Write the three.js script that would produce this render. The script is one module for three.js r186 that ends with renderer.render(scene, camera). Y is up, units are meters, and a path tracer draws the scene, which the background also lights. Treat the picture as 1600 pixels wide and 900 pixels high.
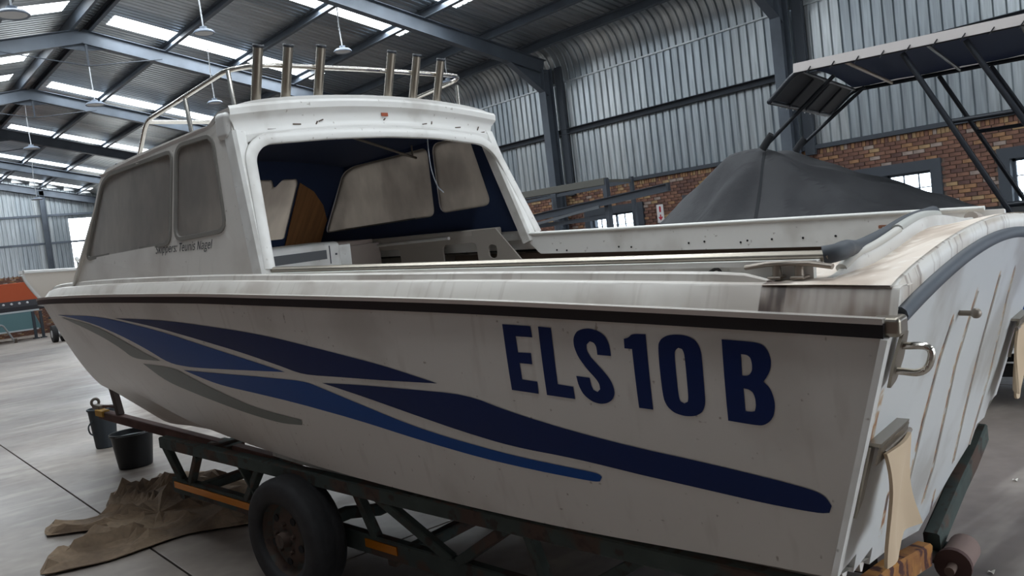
import * as THREE from 'three';
import { RoundedBoxGeometry } from 'three/addons/geometries/RoundedBoxGeometry.js';
import { mergeGeometries, toCreasedNormals } from 'three/addons/utils/BufferGeometryUtils.js';
import { RectAreaLightUniformsLib } from 'three/addons/lights/RectAreaLightUniformsLib.js';
import { FontLoader } from 'three/addons/loaders/FontLoader.js';

RectAreaLightUniformsLib.init();
const scene = new THREE.Scene();
const V3 = (x, y, z) => new THREE.Vector3(x, y, z);

// ---------- camera: hand-held phone, 1.65 m up, rolled a little clockwise ----------
const FOCAL = 1300, EYE = V3(0, 1.65, 0);
const camera = new THREE.PerspectiveCamera(2 * Math.atan(450 / FOCAL) * 180 / Math.PI, 16 / 9, 0.05, 200);
{
  const yaw = Math.atan2(1079, 1304), pitch = Math.atan2(72, FOCAL), roll = 6.7 * Math.PI / 180;
  const level = V3(Math.sin(yaw), 0, -Math.cos(yaw)), right = V3(Math.cos(yaw), 0, Math.sin(yaw)), up = V3(0, 1, 0);
  const look = level.clone().multiplyScalar(Math.cos(pitch)).addScaledVector(up, -Math.sin(pitch));
  const down = up.clone().multiplyScalar(-Math.cos(pitch)).addScaledVector(level, -Math.sin(pitch));
  camera.position.copy(EYE);
  camera.up.copy(right.clone().multiplyScalar(Math.sin(roll)).addScaledVector(down, -Math.cos(roll)));
  camera.lookAt(EYE.clone().add(look));
}

// ---------- sky: even bright overcast, comes in by the open doors, the windows and the roof lights ----------
scene.background = new THREE.Color(0.86, 0.93, 1.0);
scene.backgroundIntensity = 4.0;
const renderer = new THREE.WebGLRenderer({ antialias: true });
renderer.toneMapping = THREE.LinearToneMapping;
renderer.toneMappingExposure = 1.95;
renderer.shadowMap.enabled = true;

// ---------- hall measures (metres) ----------
const HALL = { xr: 13.0, xl: -3.1, ridge: 4.95, top: 7.4, slope: 0.216, z0: 9.0, z1: -42.5, eave: 12.4, seam: 4.97, brick: 2.6 };
const roofY = (x) => HALL.top - HALL.slope * Math.abs(x - HALL.ridge);
const SHEET = 0.686, RIB = SHEET / 4;
const FRAMES = [8.8, 3.8, -1.95, -7.68, -13.45, -19.3, -25.1, -30.9, -36.7, -42.3];
const sheetAt = (z) => Math.round((HALL.z0 - z) / SHEET - 0.5);
const LIGHTS_RIGHT = [5.2, -0.8, -6.9, -12.85, -15.0, -18.7, -24.8, -31.2, -36.4, -41.6].map(sheetAt);
const LIGHTS_LEFT = [-0.8, -4.2, -6.9, -12.6, -18.2, -22.4, -24.6, -31.2, -36.4, -41.6].map(sheetAt);
const SKY_X = [0.5, 5.2];                     // from the ridge down the slope
const skyLightColor = new THREE.Color(0.9, 0.96, 1.0), SKYLIGHT = 6.4;
for (const [list, sgn] of [[LIGHTS_RIGHT, 1], [LIGHTS_LEFT, -1]]) for (const k of list) {
  const xm = HALL.ridge + sgn * (SKY_X[0] + SKY_X[1]) / 2, z = HALL.z0 - (k + 0.5) * SHEET;
  const len = (SKY_X[1] - SKY_X[0]) * Math.hypot(1, HALL.slope);
  const l = new THREE.RectAreaLight(skyLightColor, SKYLIGHT, 0.6, len);
  const n = V3(-sgn * HALL.slope, -1, 0).normalize();
  l.position.set(xm, roofY(xm), z).addScaledVector(n, 0.05);
  l.up.set(1, 0, 0); l.lookAt(l.position.clone().add(n)); l.name = 'skylight_glow';
  scene.add(l);
}

// ---------- small tools ----------
let seed = 7;
const rnd = () => { seed = (seed * 1664525 + 1013904223) >>> 0; return seed / 4294967296; };
const rr = (a, b) => a + (b - a) * rnd();
const clamp = (x, a = 0, b = 1) => Math.min(b, Math.max(a, x));
const lerp = (a, b, t) => a + (b - a) * t;
const smooth = (a, b, x) => { const t = clamp((x - a) / (b - a)); return t * t * (3 - 2 * t); };
const table = (pts) => (x) => {                // smooth curve through [x, y] pairs
  let i = 0; while (i < pts.length - 2 && x > pts[i + 1][0]) i++;
  const p = (k) => pts[clamp(k, 0, pts.length - 1)], [x1, y1] = p(i), [x2, y2] = p(i + 1), h = x2 - x1, t = clamp((x - x1) / h);
  const m1 = i ? (y2 - p(i - 1)[1]) / (x2 - p(i - 1)[0]) : (y2 - y1) / h, m2 = i < pts.length - 2 ? (p(i + 2)[1] - y1) / (p(i + 2)[0] - x1) : (y2 - y1) / h;
  const t2 = t * t, t3 = t2 * t;
  return (2 * t3 - 3 * t2 + 1) * y1 + (t3 - 2 * t2 + t) * h * m1 + (3 * t2 - 2 * t3) * y2 + (t3 - t2) * h * m2;
};
const hash = (x, y, s) => { let h = (x * 374761393 + y * 668265263 + s * 982451653) | 0; h = Math.imul(h ^ (h >>> 13), 1274126177); return ((h ^ (h >>> 16)) >>> 0) / 4294967296; };
const vnoise = (x, y, px, py, s) => {          // value noise that repeats every px, py
  const xi = Math.floor(x), yi = Math.floor(y), fx = x - xi, fy = y - yi, u = fx * fx * (3 - 2 * fx), v = fy * fy * (3 - 2 * fy);
  const g = (a, b) => hash(((a % px) + px) % px, ((b % py) + py) % py, s);
  return lerp(lerp(g(xi, yi), g(xi + 1, yi), u), lerp(g(xi, yi + 1), g(xi + 1, yi + 1), u), v);
};
const fbm = (u, v, fx, fy, oct, s) => { let a = 0, w = 0.5, t = 0; for (let k = 0; k < oct; k++) { a += w * vnoise(u * fx, v * fy, fx, fy, s + k); t += w; w *= 0.5; fx *= 2; fy *= 2; } return a / t; };
function picture(w, h, mx, my, fn, srgb = true) {  // computed texture that spans mx by my metres and repeats
  const d = new Uint8Array(w * h * 4);
  for (let j = 0; j < h; j++) for (let i = 0; i < w; i++) { const c = fn((i + 0.5) / w, (j + 0.5) / h), o = 4 * (j * w + i); for (let k = 0; k < 3; k++) d[o + k] = clamp(c[k], 0, 255); d[o + 3] = 255; }
  const t = new THREE.DataTexture(d, w, h);
  t.wrapS = t.wrapT = THREE.RepeatWrapping; t.magFilter = THREE.LinearFilter; t.minFilter = THREE.LinearMipmapLinearFilter; t.generateMipmaps = true;
  t.repeat.set(1 / mx, 1 / my); if (srgb) t.colorSpace = THREE.SRGBColorSpace; t.needsUpdate = true;
  return t;
}
const std = (color, roughness = 0.6, metalness = 0, more = {}) => new THREE.MeshStandardMaterial({ color, roughness, metalness, ...more });
const phys = (o) => new THREE.MeshPhysicalMaterial(o);
const shade = (c, f) => c.map((x) => x * f);
const mixc = (a, b, t) => a.map((x, i) => lerp(x, b[i], t));

// geometry tools: uv in metres unless the maker gave its own
function uvMetres(g) {
  const n = g.index ? g.toNonIndexed() : g, p = n.attributes.position, q = n.attributes.normal, uv = new Float32Array(p.count * 2);
  for (let i = 0; i < p.count; i += 3) {
    const a = V3().fromBufferAttribute(p, i), b = V3().fromBufferAttribute(p, i + 1), c = V3().fromBufferAttribute(p, i + 2);
    const f = b.clone().sub(a).cross(c.clone().sub(a)), ax = Math.abs(f.x), ay = Math.abs(f.y), az = Math.abs(f.z);
    for (let k = 0; k < 3; k++) {
      const v = [a, b, c][k], o = 2 * (i + k);
      if (ax >= ay && ax >= az) { uv[o] = v.z; uv[o + 1] = v.y; } else if (ay >= az) { uv[o] = v.x; uv[o + 1] = v.z; } else { uv[o] = v.x; uv[o + 1] = v.y; }
    }
  }
  n.setAttribute('uv', new THREE.BufferAttribute(uv, 2));
  return n;
}
function join(list) {
  const out = (Array.isArray(list) ? list : [list]).map((g) => {
    let n = g.userData.ownUV ? (g.index ? g.toNonIndexed() : g) : uvMetres(g);
    for (const k of Object.keys(n.attributes)) if (!['position', 'normal', 'uv'].includes(k)) n.deleteAttribute(k);
    if (!n.attributes.normal) n.computeVertexNormals();
    return n;
  });
  return out.length === 1 ? out[0] : mergeGeometries(out, false);
}
const taken = {};
const numbered = (name) => { const k = taken[name] = (taken[name] ?? -1) + 1; return k ? name + '_' + String(k).padStart(3, '0') : name; };
function M(name, geo, material, parent) {
  const m = new THREE.Mesh(geo.isBufferGeometry && geo.userData.ready ? geo : join(geo), material);
  m.geometry.userData.ready = true;
  m.name = parent ? name : numbered(name); m.castShadow = m.receiveShadow = true; (parent ?? scene).add(m); return m;
}
function G(name, parent, pos = [0, 0, 0], turn = 0) { const g = new THREE.Group(); g.name = parent ? name : numbered(name); g.position.set(...pos); g.rotation.y = turn; (parent ?? scene).add(g); return g; }
function tag(o, label, category, group, kind) { Object.assign(o.userData, { label, category }); if (group) o.userData.group = group; if (kind) o.userData.kind = kind; return o; }
const structure = (o, label) => { o.userData.kind = 'structure'; if (label) o.userData.label = label; return o; };
const at = (g, x, y, z) => { g.translate(x, y, z); return g; };
const box = (w, h, d, x = 0, y = 0, z = 0, r = 0) => at(r ? new RoundedBoxGeometry(w, h, d, 2, r) : new THREE.BoxGeometry(w, h, d), x, y, z);
const cyl = (r, h, x = 0, y = 0, z = 0, n = 20, r2 = r) => at(new THREE.CylinderGeometry(r2, r, h, n), x, y, z);
function grid(nu, nv, f, flat = false) {       // f(u, v) -> [x, y, z] or [x, y, z, uvx, uvy]
  const pos = [], uv = [], idx = []; let own = false;
  for (let j = 0; j <= nv; j++) for (let i = 0; i <= nu; i++) { const q = f(i / nu, j / nv); pos.push(q[0], q[1], q[2]); if (q.length > 3) { own = true; uv.push(q[3], q[4]); } }
  const w = nu + 1;
  for (let j = 0; j < nv; j++) for (let i = 0; i < nu; i++) { const a = j * w + i; idx.push(a, a + 1, a + w, a + 1, a + w + 1, a + w); }
  let g = new THREE.BufferGeometry();
  g.setAttribute('position', new THREE.Float32BufferAttribute(pos, 3)); if (own) { g.setAttribute('uv', new THREE.Float32BufferAttribute(uv, 2)); g.userData.ownUV = true; }
  g.setIndex(idx); if (flat) { g = g.toNonIndexed(); g.userData.ownUV = own; } g.computeVertexNormals();
  return g;
}
function slab(nu, nv, f, th) {                 // a sheet with thickness th along its normals
  const a = grid(nu, nv, f), p = a.attributes.position, n = a.attributes.normal, b = grid(nu, nv, (u, v) => { const i = Math.round(v * nv) * (nu + 1) + Math.round(u * nu); return [p.getX(i) - th * n.getX(i), p.getY(i) - th * n.getY(i), p.getZ(i) - th * n.getZ(i)]; });
  const P = (g, i, j) => { const k = j * (nu + 1) + i, q = g.attributes.position; return V3(q.getX(k), q.getY(k), q.getZ(k)); }, rim = [];
  const loop = []; for (let i = 0; i < nu; i++) loop.push([i, 0]); for (let j = 0; j < nv; j++) loop.push([nu, j]); for (let i = nu; i > 0; i--) loop.push([i, nv]); for (let j = nv; j > 0; j--) loop.push([0, j]);
  for (let k = 0; k < loop.length; k++) { const c = loop[k], d = loop[(k + 1) % loop.length], A = P(a, ...c), B = P(a, ...d), C = P(b, ...c), D = P(b, ...d); rim.push(A, B, C, B, D, C); }
  const e = new THREE.BufferGeometry(); e.setAttribute('position', new THREE.Float32BufferAttribute(rim.flatMap((q) => [q.x, q.y, q.z]), 3)); e.computeVertexNormals();
  return join([a, b, e]);
}
function sweep(path, profile, up = V3(0, 1, 0), { closed = true, caps = true, crease = 0.7 } = {}) {
  const n = path.length, m = profile.length, rings = [];
  for (let i = 0; i < n; i++) {
    const a = path[Math.max(0, i - 1)], b = path[i], c = path[Math.min(n - 1, i + 1)];
    const t1 = b.clone().sub(a), t2 = c.clone().sub(b); if (!i) t1.copy(t2); if (i === n - 1) t2.copy(t1); t1.normalize(); t2.normalize();
    const T = t1.clone().add(t2).normalize(), U = typeof up === 'function' ? up(i / (n - 1), b) : up;
    const S = U.clone().cross(T).normalize(), N = T.clone().cross(S).normalize(), k = 1 / Math.max(0.5, T.dot(t2));
    rings.push(profile.map(([x, y]) => b.clone().addScaledVector(S, x * k).addScaledVector(N, y)));
  }
  const pos = [], push = (...q) => q.forEach((v) => pos.push(v.x, v.y, v.z));
  for (let i = 0; i < n - 1; i++) for (let j = 0; j < (closed ? m : m - 1); j++) { const k = (j + 1) % m, a = rings[i][j], b = rings[i][k], c = rings[i + 1][j], d = rings[i + 1][k]; push(a, b, c, b, d, c); }
  if (closed && caps) { const tri = THREE.ShapeUtils.triangulateShape(profile.map(([x, y]) => new THREE.Vector2(x, y)), []); for (const [a, b, c] of tri) { push(rings[0][a], rings[0][c], rings[0][b]); push(rings[n - 1][a], rings[n - 1][b], rings[n - 1][c]); } }
  const g = new THREE.BufferGeometry(); g.setAttribute('position', new THREE.Float32BufferAttribute(pos, 3)); g.computeVertexNormals();
  return toCreasedNormals(g, crease);
}
const rect = (w, h, c = 0) => c ? [[-w / 2 + c, -h / 2], [w / 2 - c, -h / 2], [w / 2, -h / 2 + c], [w / 2, h / 2 - c], [w / 2 - c, h / 2], [-w / 2 + c, h / 2], [-w / 2, h / 2 - c], [-w / 2, -h / 2 + c]] : [[-w / 2, -h / 2], [w / 2, -h / 2], [w / 2, h / 2], [-w / 2, h / 2]];
const ibeam = (w, h, tf = 0.012, tw = 0.009) => [[-w / 2, -h / 2], [w / 2, -h / 2], [w / 2, -h / 2 + tf], [tw / 2, -h / 2 + tf], [tw / 2, h / 2 - tf], [w / 2, h / 2 - tf], [w / 2, h / 2], [-w / 2, h / 2], [-w / 2, h / 2 - tf], [-tw / 2, h / 2 - tf], [-tw / 2, -h / 2 + tf], [-w / 2, -h / 2 + tf]];
const round = (r, n = 10) => Array.from({ length: n }, (_, k) => [r * Math.cos(2 * Math.PI * k / n), r * Math.sin(2 * Math.PI * k / n)]);
const bar = (a, b, profile, up) => sweep([a, b], profile, up ?? (Math.abs(b.clone().sub(a).normalize().y) > 0.95 ? V3(1, 0, 0) : V3(0, 1, 0)));
const pipe = (pts, r, n = 12, closed = false) => { const c = new THREE.CatmullRomCurve3(pts, closed, 'centripetal'); const g = new THREE.TubeGeometry(c, Math.max(8, pts.length * 8), r, n, closed); return closed ? join(g) : join([g, ...[0, 1].map((e) => at(new THREE.SphereGeometry(r, n, 6), ...c.getPoint(e).toArray()))]); };
function bend(pts, radius, steps = 5) {        // polyline with rounded corners
  const out = [pts[0].clone()];
  for (let i = 1; i < pts.length - 1; i++) {
    const a = pts[i - 1], b = pts[i], c = pts[i + 1], r = Math.min(radius, a.distanceTo(b) / 2.1, b.distanceTo(c) / 2.1), p = b.clone().add(a.clone().sub(b).setLength(r)), q = b.clone().add(c.clone().sub(b).setLength(r));
    for (let k = 0; k <= steps; k++) { const t = k / steps; out.push(p.clone().multiplyScalar((1 - t) ** 2).addScaledVector(b, 2 * t * (1 - t)).addScaledVector(q, t * t)); }
  }
  out.push(pts[pts.length - 1].clone()); return out;
}
const tubeBent = (pts, r, radius = 0.08, n = 12) => sweep(bend(pts, radius), round(r, n), (() => { const d = pts[1].clone().sub(pts[0]).normalize(); return Math.abs(d.y) > 0.9 ? V3(0.3, 0.1, 0.95).normalize() : V3(0.05, 1, 0.03).normalize(); })(), { crease: 1.2 });
function roundPoly(pts, r, steps = 5) { return bend([...pts, pts[0], pts[1]].map(([x, y]) => V3(x, y, 0)), r, steps).slice(1, -1).map((p) => [p.x, p.y]); }
const shapeOf = (pts, holes = []) => { const s = new THREE.Shape(pts.map(([x, y]) => new THREE.Vector2(x, y))); for (const h of holes) s.holes.push(new THREE.Path(h.map(([x, y]) => new THREE.Vector2(x, y)))); return s; };
function refine(g, most) {                     // split triangles until no edge is longer than `most`
  const p = (g.index ? g.toNonIndexed() : g).attributes.position; let tris = [];
  for (let i = 0; i < p.count; i += 3) tris.push([0, 1, 2].map((k) => V3().fromBufferAttribute(p, i + k)));
  const out = [];
  while (tris.length) { const t = tris.pop(), l = [0, 1, 2].map((k) => t[k].distanceTo(t[(k + 1) % 3])), m = l.indexOf(Math.max(...l)); if (l[m] <= most) { out.push(t); continue; } const a = t[m], b = t[(m + 1) % 3], c = t[(m + 2) % 3], d = a.clone().lerp(b, 0.5); tris.push([a, d, c], [d, b, c]); }
  const q = new THREE.BufferGeometry(); q.setAttribute('position', new THREE.Float32BufferAttribute(out.flatMap((t) => t.flatMap((v) => [v.x, v.y, v.z])), 3)); return q;
}
function bentPlate(pts, holes, th, map, most = 0.25) { // flat outline (a, b) with holes, mapped by map(a, b, depth) into space
  let g = new THREE.ExtrudeGeometry(shapeOf(pts, holes), { depth: 1, bevelEnabled: false, steps: 1 }); if (most) g = refine(g, most);
  const p = g.attributes.position; for (let i = 0; i < p.count; i++) { const q = map(p.getX(i), p.getY(i), p.getZ(i) > 0.5 ? th : 0); p.setXYZ(i, q.x, q.y, q.z); }
  g = g.index ? g.toNonIndexed() : g; g.deleteAttribute('normal'); g.computeVertexNormals(); return toCreasedNormals(g, 0.6);
}
function ease(pts, turns = 2, most = 0.75) {     // round the gentle bends of an outline, keep its sharp corners
  for (let k = 0; k < turns; k++) {
    const out = [], n = pts.length;
    for (let i = 0; i < n; i++) {
      const a = pts[(i + n - 1) % n], b = pts[i], c = pts[(i + 1) % n], u = [b[0] - a[0], b[1] - a[1]], v = [c[0] - b[0], c[1] - b[1]], lu = Math.hypot(...u), lv = Math.hypot(...v);
      const ang = Math.acos(clamp((u[0] * v[0] + u[1] * v[1]) / (lu * lv), -1, 1));
      if (ang > most || ang < 0.02) out.push(b); else out.push([b[0] - u[0] * 0.22, b[1] - u[1] * 0.22], [b[0] + v[0] * 0.22, b[1] + v[1] * 0.22]);
    }
    pts = out;
  }
  return pts;
}

// ---------- materials (colour and grain only) ----------
const texGel = picture(512, 512, 1.7, 1.7, (u, v) => { const a = fbm(u, v, 5, 5, 5, 1), b = fbm(u, v, 40, 8, 3, 9), c = fbm(u, v, 90, 90, 2, 4); let k = [216, 212, 206]; k = mixc(k, [194, 188, 181], smooth(0.5, 0.8, a) * 0.7); k = mixc(k, [176, 168, 160], smooth(0.66, 0.88, b) * 0.22); return mixc(k, [120, 108, 98], smooth(0.87, 0.93, c) * 0.6); });
const texClean = picture(256, 256, 1.1, 1.1, (u, v) => { const a = fbm(u, v, 6, 6, 4, 21), c = fbm(u, v, 60, 60, 2, 24); return mixc(mixc([222, 221, 218], [196, 193, 188], smooth(0.5, 0.8, a) * 0.8), [120, 112, 104], smooth(0.85, 0.92, c) * 0.6); });
const texDeck = picture(256, 256, 0.9, 0.9, (u, v) => { const a = fbm(u, v, 6, 6, 4, 31), b = fbm(u, v, 24, 24, 3, 37); return mixc(mixc([214, 202, 190], [182, 166, 152], smooth(0.4, 0.8, a)), [230, 224, 216], smooth(0.6, 0.8, b) * 0.5); });
const texFloor = picture(1024, 1024, 9, 9, (u, v) => { const a = fbm(u, v, 5, 5, 5, 41), b = fbm(u, v, 9, 60, 4, 47), c = fbm(u, v, 120, 120, 2, 44), d = fbm(u, v, 14, 14, 3, 49); let k = mixc([148, 139, 131], [118, 109, 103], smooth(0.35, 0.72, a)); k = mixc(k, [172, 164, 155], smooth(0.55, 0.8, b) * 0.5); k = mixc(k, [114, 106, 101], smooth(0.66, 0.85, d) * 0.45); return shade(k, 0.93 + 0.14 * c); });
const roughFloor = picture(256, 256, 5, 5, (u, v) => { const a = fbm(u, v, 6, 6, 5, 61); const r = 255 * (0.3 + 0.3 * a); return [r, r, r]; }, false);
const texZinc = picture(256, 512, 0.9, 2.6, (u, v) => { const a = fbm(u, v, 20, 4, 4, 71), b = fbm(u, v, 60, 6, 3, 73); return shade([204, 210, 213], 0.78 + 0.2 * a + 0.16 * (b - 0.5)); });
const texSteel = picture(256, 256, 1.5, 1.5, (u, v) => { const a = fbm(u, v, 6, 6, 5, 81); return shade([84, 92, 102], 0.88 + 0.24 * a); });
const texRust = picture(512, 512, 1.2, 1.2, (u, v) => { const a = fbm(u, v, 7, 7, 5, 91), b = fbm(u, v, 22, 22, 4, 93); let k = mixc([74, 85, 81], [54, 62, 60], fbm(u, v, 12, 12, 3, 97)); k = mixc(k, [84, 62, 53], smooth(0.5, 0.64, a) * 0.8); return mixc(k, [56, 44, 40], smooth(0.6, 0.75, b) * 0.7); });
const texRustGold = picture(512, 256, 1.0, 0.5, (u, v) => { const a = fbm(u, v, 8, 4, 5, 101), b = fbm(u, v, 20, 10, 4, 103); let k = mixc([168, 118, 58], [120, 76, 44], smooth(0.35, 0.7, a)); k = mixc(k, [70, 38, 34], smooth(0.55, 0.68, b)); return mixc(k, [176, 156, 132], smooth(0.72, 0.82, fbm(u, v, 14, 7, 3, 107)) * 0.7); });
const texCanvas = picture(512, 512, 1.6, 1.6, (u, v) => { const a = fbm(u, v, 5, 5, 5, 111), w = 0.96 + 0.04 * Math.sin(u * 900) * Math.sin(v * 900); return shade(mixc([58, 59, 62], [43, 44, 48], smooth(0.3, 0.7, a)), w); });
const texTarp = picture(512, 512, 1.4, 1.4, (u, v) => { const a = fbm(u, v, 5, 5, 5, 121), b = fbm(u, v, 60, 60, 2, 123); return shade(mixc([150, 130, 108], [116, 99, 82], smooth(0.35, 0.7, a)), 0.92 + 0.16 * b); });
const texWood = picture(256, 512, 0.5, 1.0, (u, v) => { const a = fbm(u, v, 26, 3, 4, 131); return mixc([150, 104, 62], [112, 74, 44], a); });
const texRubber = picture(256, 256, 0.4, 0.4, (u, v) => shade([36, 36, 38], 0.8 + 0.5 * fbm(u, v, 12, 12, 4, 141)));
const texGlass = picture(512, 512, 1.3, 1.3, (u, v) => { const a = fbm(u, v, 4, 4, 5, 151), b = fbm(u, v, 30, 12, 3, 153); return shade(mixc([186, 179, 171], [166, 159, 152], smooth(0.4, 0.75, a)), 0.95 + 0.1 * b); });
const bumpCloth = picture(256, 256, 0.5, 0.5, (u, v) => { const a = 255 * fbm(u, v, 8, 8, 5, 161); return [a, a, a]; }, false);

const gel = phys({ color: 0xffffff, map: texGel, roughness: 0.38, clearcoat: 0.25, clearcoatRoughness: 0.3 });
const gelClean = phys({ color: 0xffffff, map: texClean, roughness: 0.36, clearcoat: 0.25, clearcoatRoughness: 0.3 });
const deckBeige = std(0xffffff, 0.7, 0, { map: texDeck });
const zinc = std(0xffffff, 0.36, 0.72, { map: texZinc });
const steel = std(0xffffff, 0.55, 0.1, { map: texSteel });
const darkTrim = std(0x3d434b, 0.7);
const rusty = std(0xffffff, 0.82, 0.1, { map: texRust });
const rustGold = std(0xffffff, 0.85, 0.05, { map: texRustGold });
const rubber = std(0xffffff, 0.75, 0, { map: texRubber });
const blackGloss = std(0x14161a, 0.32);
const chrome = std(0xc9c4bc, 0.22, 1);
const chromeDull = std(0x9b9489, 0.34, 0.95);
const bronze = std(0x8f857b, 0.42, 0.55);
const navy = std(0x14284a, 0.75);
const seamDark = std(0x1c1d1f, 0.9);
const glassDusty = phys({ color: 0xffffff, map: texGlass, roughness: 1.0, transmission: 0.8, thickness: 0, ior: 1.45 });
const glassClear = phys({ color: 0xf2f7fb, roughness: 0.03, transmission: 1, thickness: 0, ior: 1.5 });
const vinylNavy = phys({ color: 0x072257, roughness: 0.42, specularIntensity: 0.45 }), vinylBlue = phys({ color: 0x064690, roughness: 0.42, specularIntensity: 0.45 }), vinylGrey = std(0x747a76, 0.4);
const mortar = std(0x7a6a60, 0.95);
const brickTones = [[0.200, 0.100, 0.072], [0.165, 0.086, 0.066], [0.240, 0.124, 0.086], [0.330, 0.180, 0.095], [0.390, 0.260, 0.140], [0.350, 0.275, 0.240], [0.130, 0.070, 0.060]];
const brickTex = picture(128, 128, 0.3, 0.3, (u, v) => shade([255, 255, 255], 0.72 + 0.36 * fbm(u, v, 6, 6, 4, 171)));
const brickMats = brickTones.map((c) => new THREE.MeshStandardMaterial({ color: new THREE.Color().setRGB(...c), roughness: 0.92, map: brickTex }));
const pickTone = () => { const q = rnd(); return q < 0.3 ? 0 : q < 0.52 ? 1 : q < 0.7 ? 2 : q < 0.8 ? 3 : q < 0.86 ? 4 : q < 0.92 ? 5 : 6; };

// ---------- floor: power-floated concrete bays with sawn joints ----------
{
  const floor = structure(G('floor'), 'grey stained concrete floor with sawn joints');
  const mat = std(0xffffff, 1, 0, { map: texFloor, roughnessMap: roughFloor });
  const xs = [-3.4, 1.4, 7.4, 13.4], zs = [9.3, 3.3, -4.2, -11.7, -19.2, -26.7, -34.2, -42.9];
  M('joint_bed', box(16.8, 0.1, 52.2, 5, -0.17, -16.8), seamDark, floor);
  for (let i = 0; i < 3; i++) for (let j = 0; j < zs.length - 1; j++) {
    const w = xs[i + 1] - xs[i] - 0.012, d = zs[j] - zs[j + 1] - 0.012;
    M('floor_slab', box(w, 0.13, d, (xs[i] + xs[i + 1]) / 2, -0.065, (zs[j] + zs[j + 1]) / 2, 0.004), mat, floor);
  }
  const g = M('outside_apron', box(90, 0.1, 130, 5, -0.3, -17), std(0x9a968e, 0.9)); structure(g, 'pale concrete yard outside the hall');
}

// ---------- profiled steel sheets ----------
const ribs = []; for (let k = 0; k < 4; k++) ribs.push([k * RIB, 0], [k * RIB + 0.108, 0], [k * RIB + 0.121, 0.034], [k * RIB + 0.158, 0.034]); ribs.push([SHEET, 0]);
function sheet(rows) {                         // rows: [origin, outward normal] pairs along the sheet; ribs are laid along -z
  const pos = [], uv = []; let len = 0;
  for (let j = 0; j < rows.length - 1; j++) {
    const [p, n] = rows[j], [q, m] = rows[j + 1], l2 = len + p.distanceTo(q);
    for (let i = 0; i < ribs.length - 1; i++) {
      const P = (o, nn, r) => V3(o.x + nn.x * r[1], o.y + nn.y * r[1], o.z - r[0]), a = P(p, n, ribs[i]), b = P(p, n, ribs[i + 1]), c = P(q, m, ribs[i]), d = P(q, m, ribs[i + 1]);
      for (const v of [a, b, c, b, d, c]) pos.push(v.x, v.y, v.z);
      const U = (r, l) => uv.push(r[0], l); U(ribs[i], len); U(ribs[i + 1], len); U(ribs[i], l2); U(ribs[i + 1], len); U(ribs[i + 1], l2); U(ribs[i], l2);
    }
    len = l2;
  }
  const g = new THREE.BufferGeometry(); g.setAttribute('position', new THREE.Float32BufferAttribute(pos, 3)); g.setAttribute('uv', new THREE.Float32BufferAttribute(uv, 2)); g.userData.ownUV = true; g.computeVertexNormals();
  return rows.length > 2 ? Object.assign(toCreasedNormals(g, 0.35), { userData: { ownUV: true } }) : g;
}
const nSheets = Math.ceil((HALL.z0 - HALL.z1) / SHEET);
const zincTones = [0xffffff, 0xf0f2f4, 0xe2e6ea].map((c) => std(c, 0.33, 0.76, { map: texZinc }));
const zTone = (k) => zincTones[Math.floor(hash(k, 3, 5) * 3)];

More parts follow.
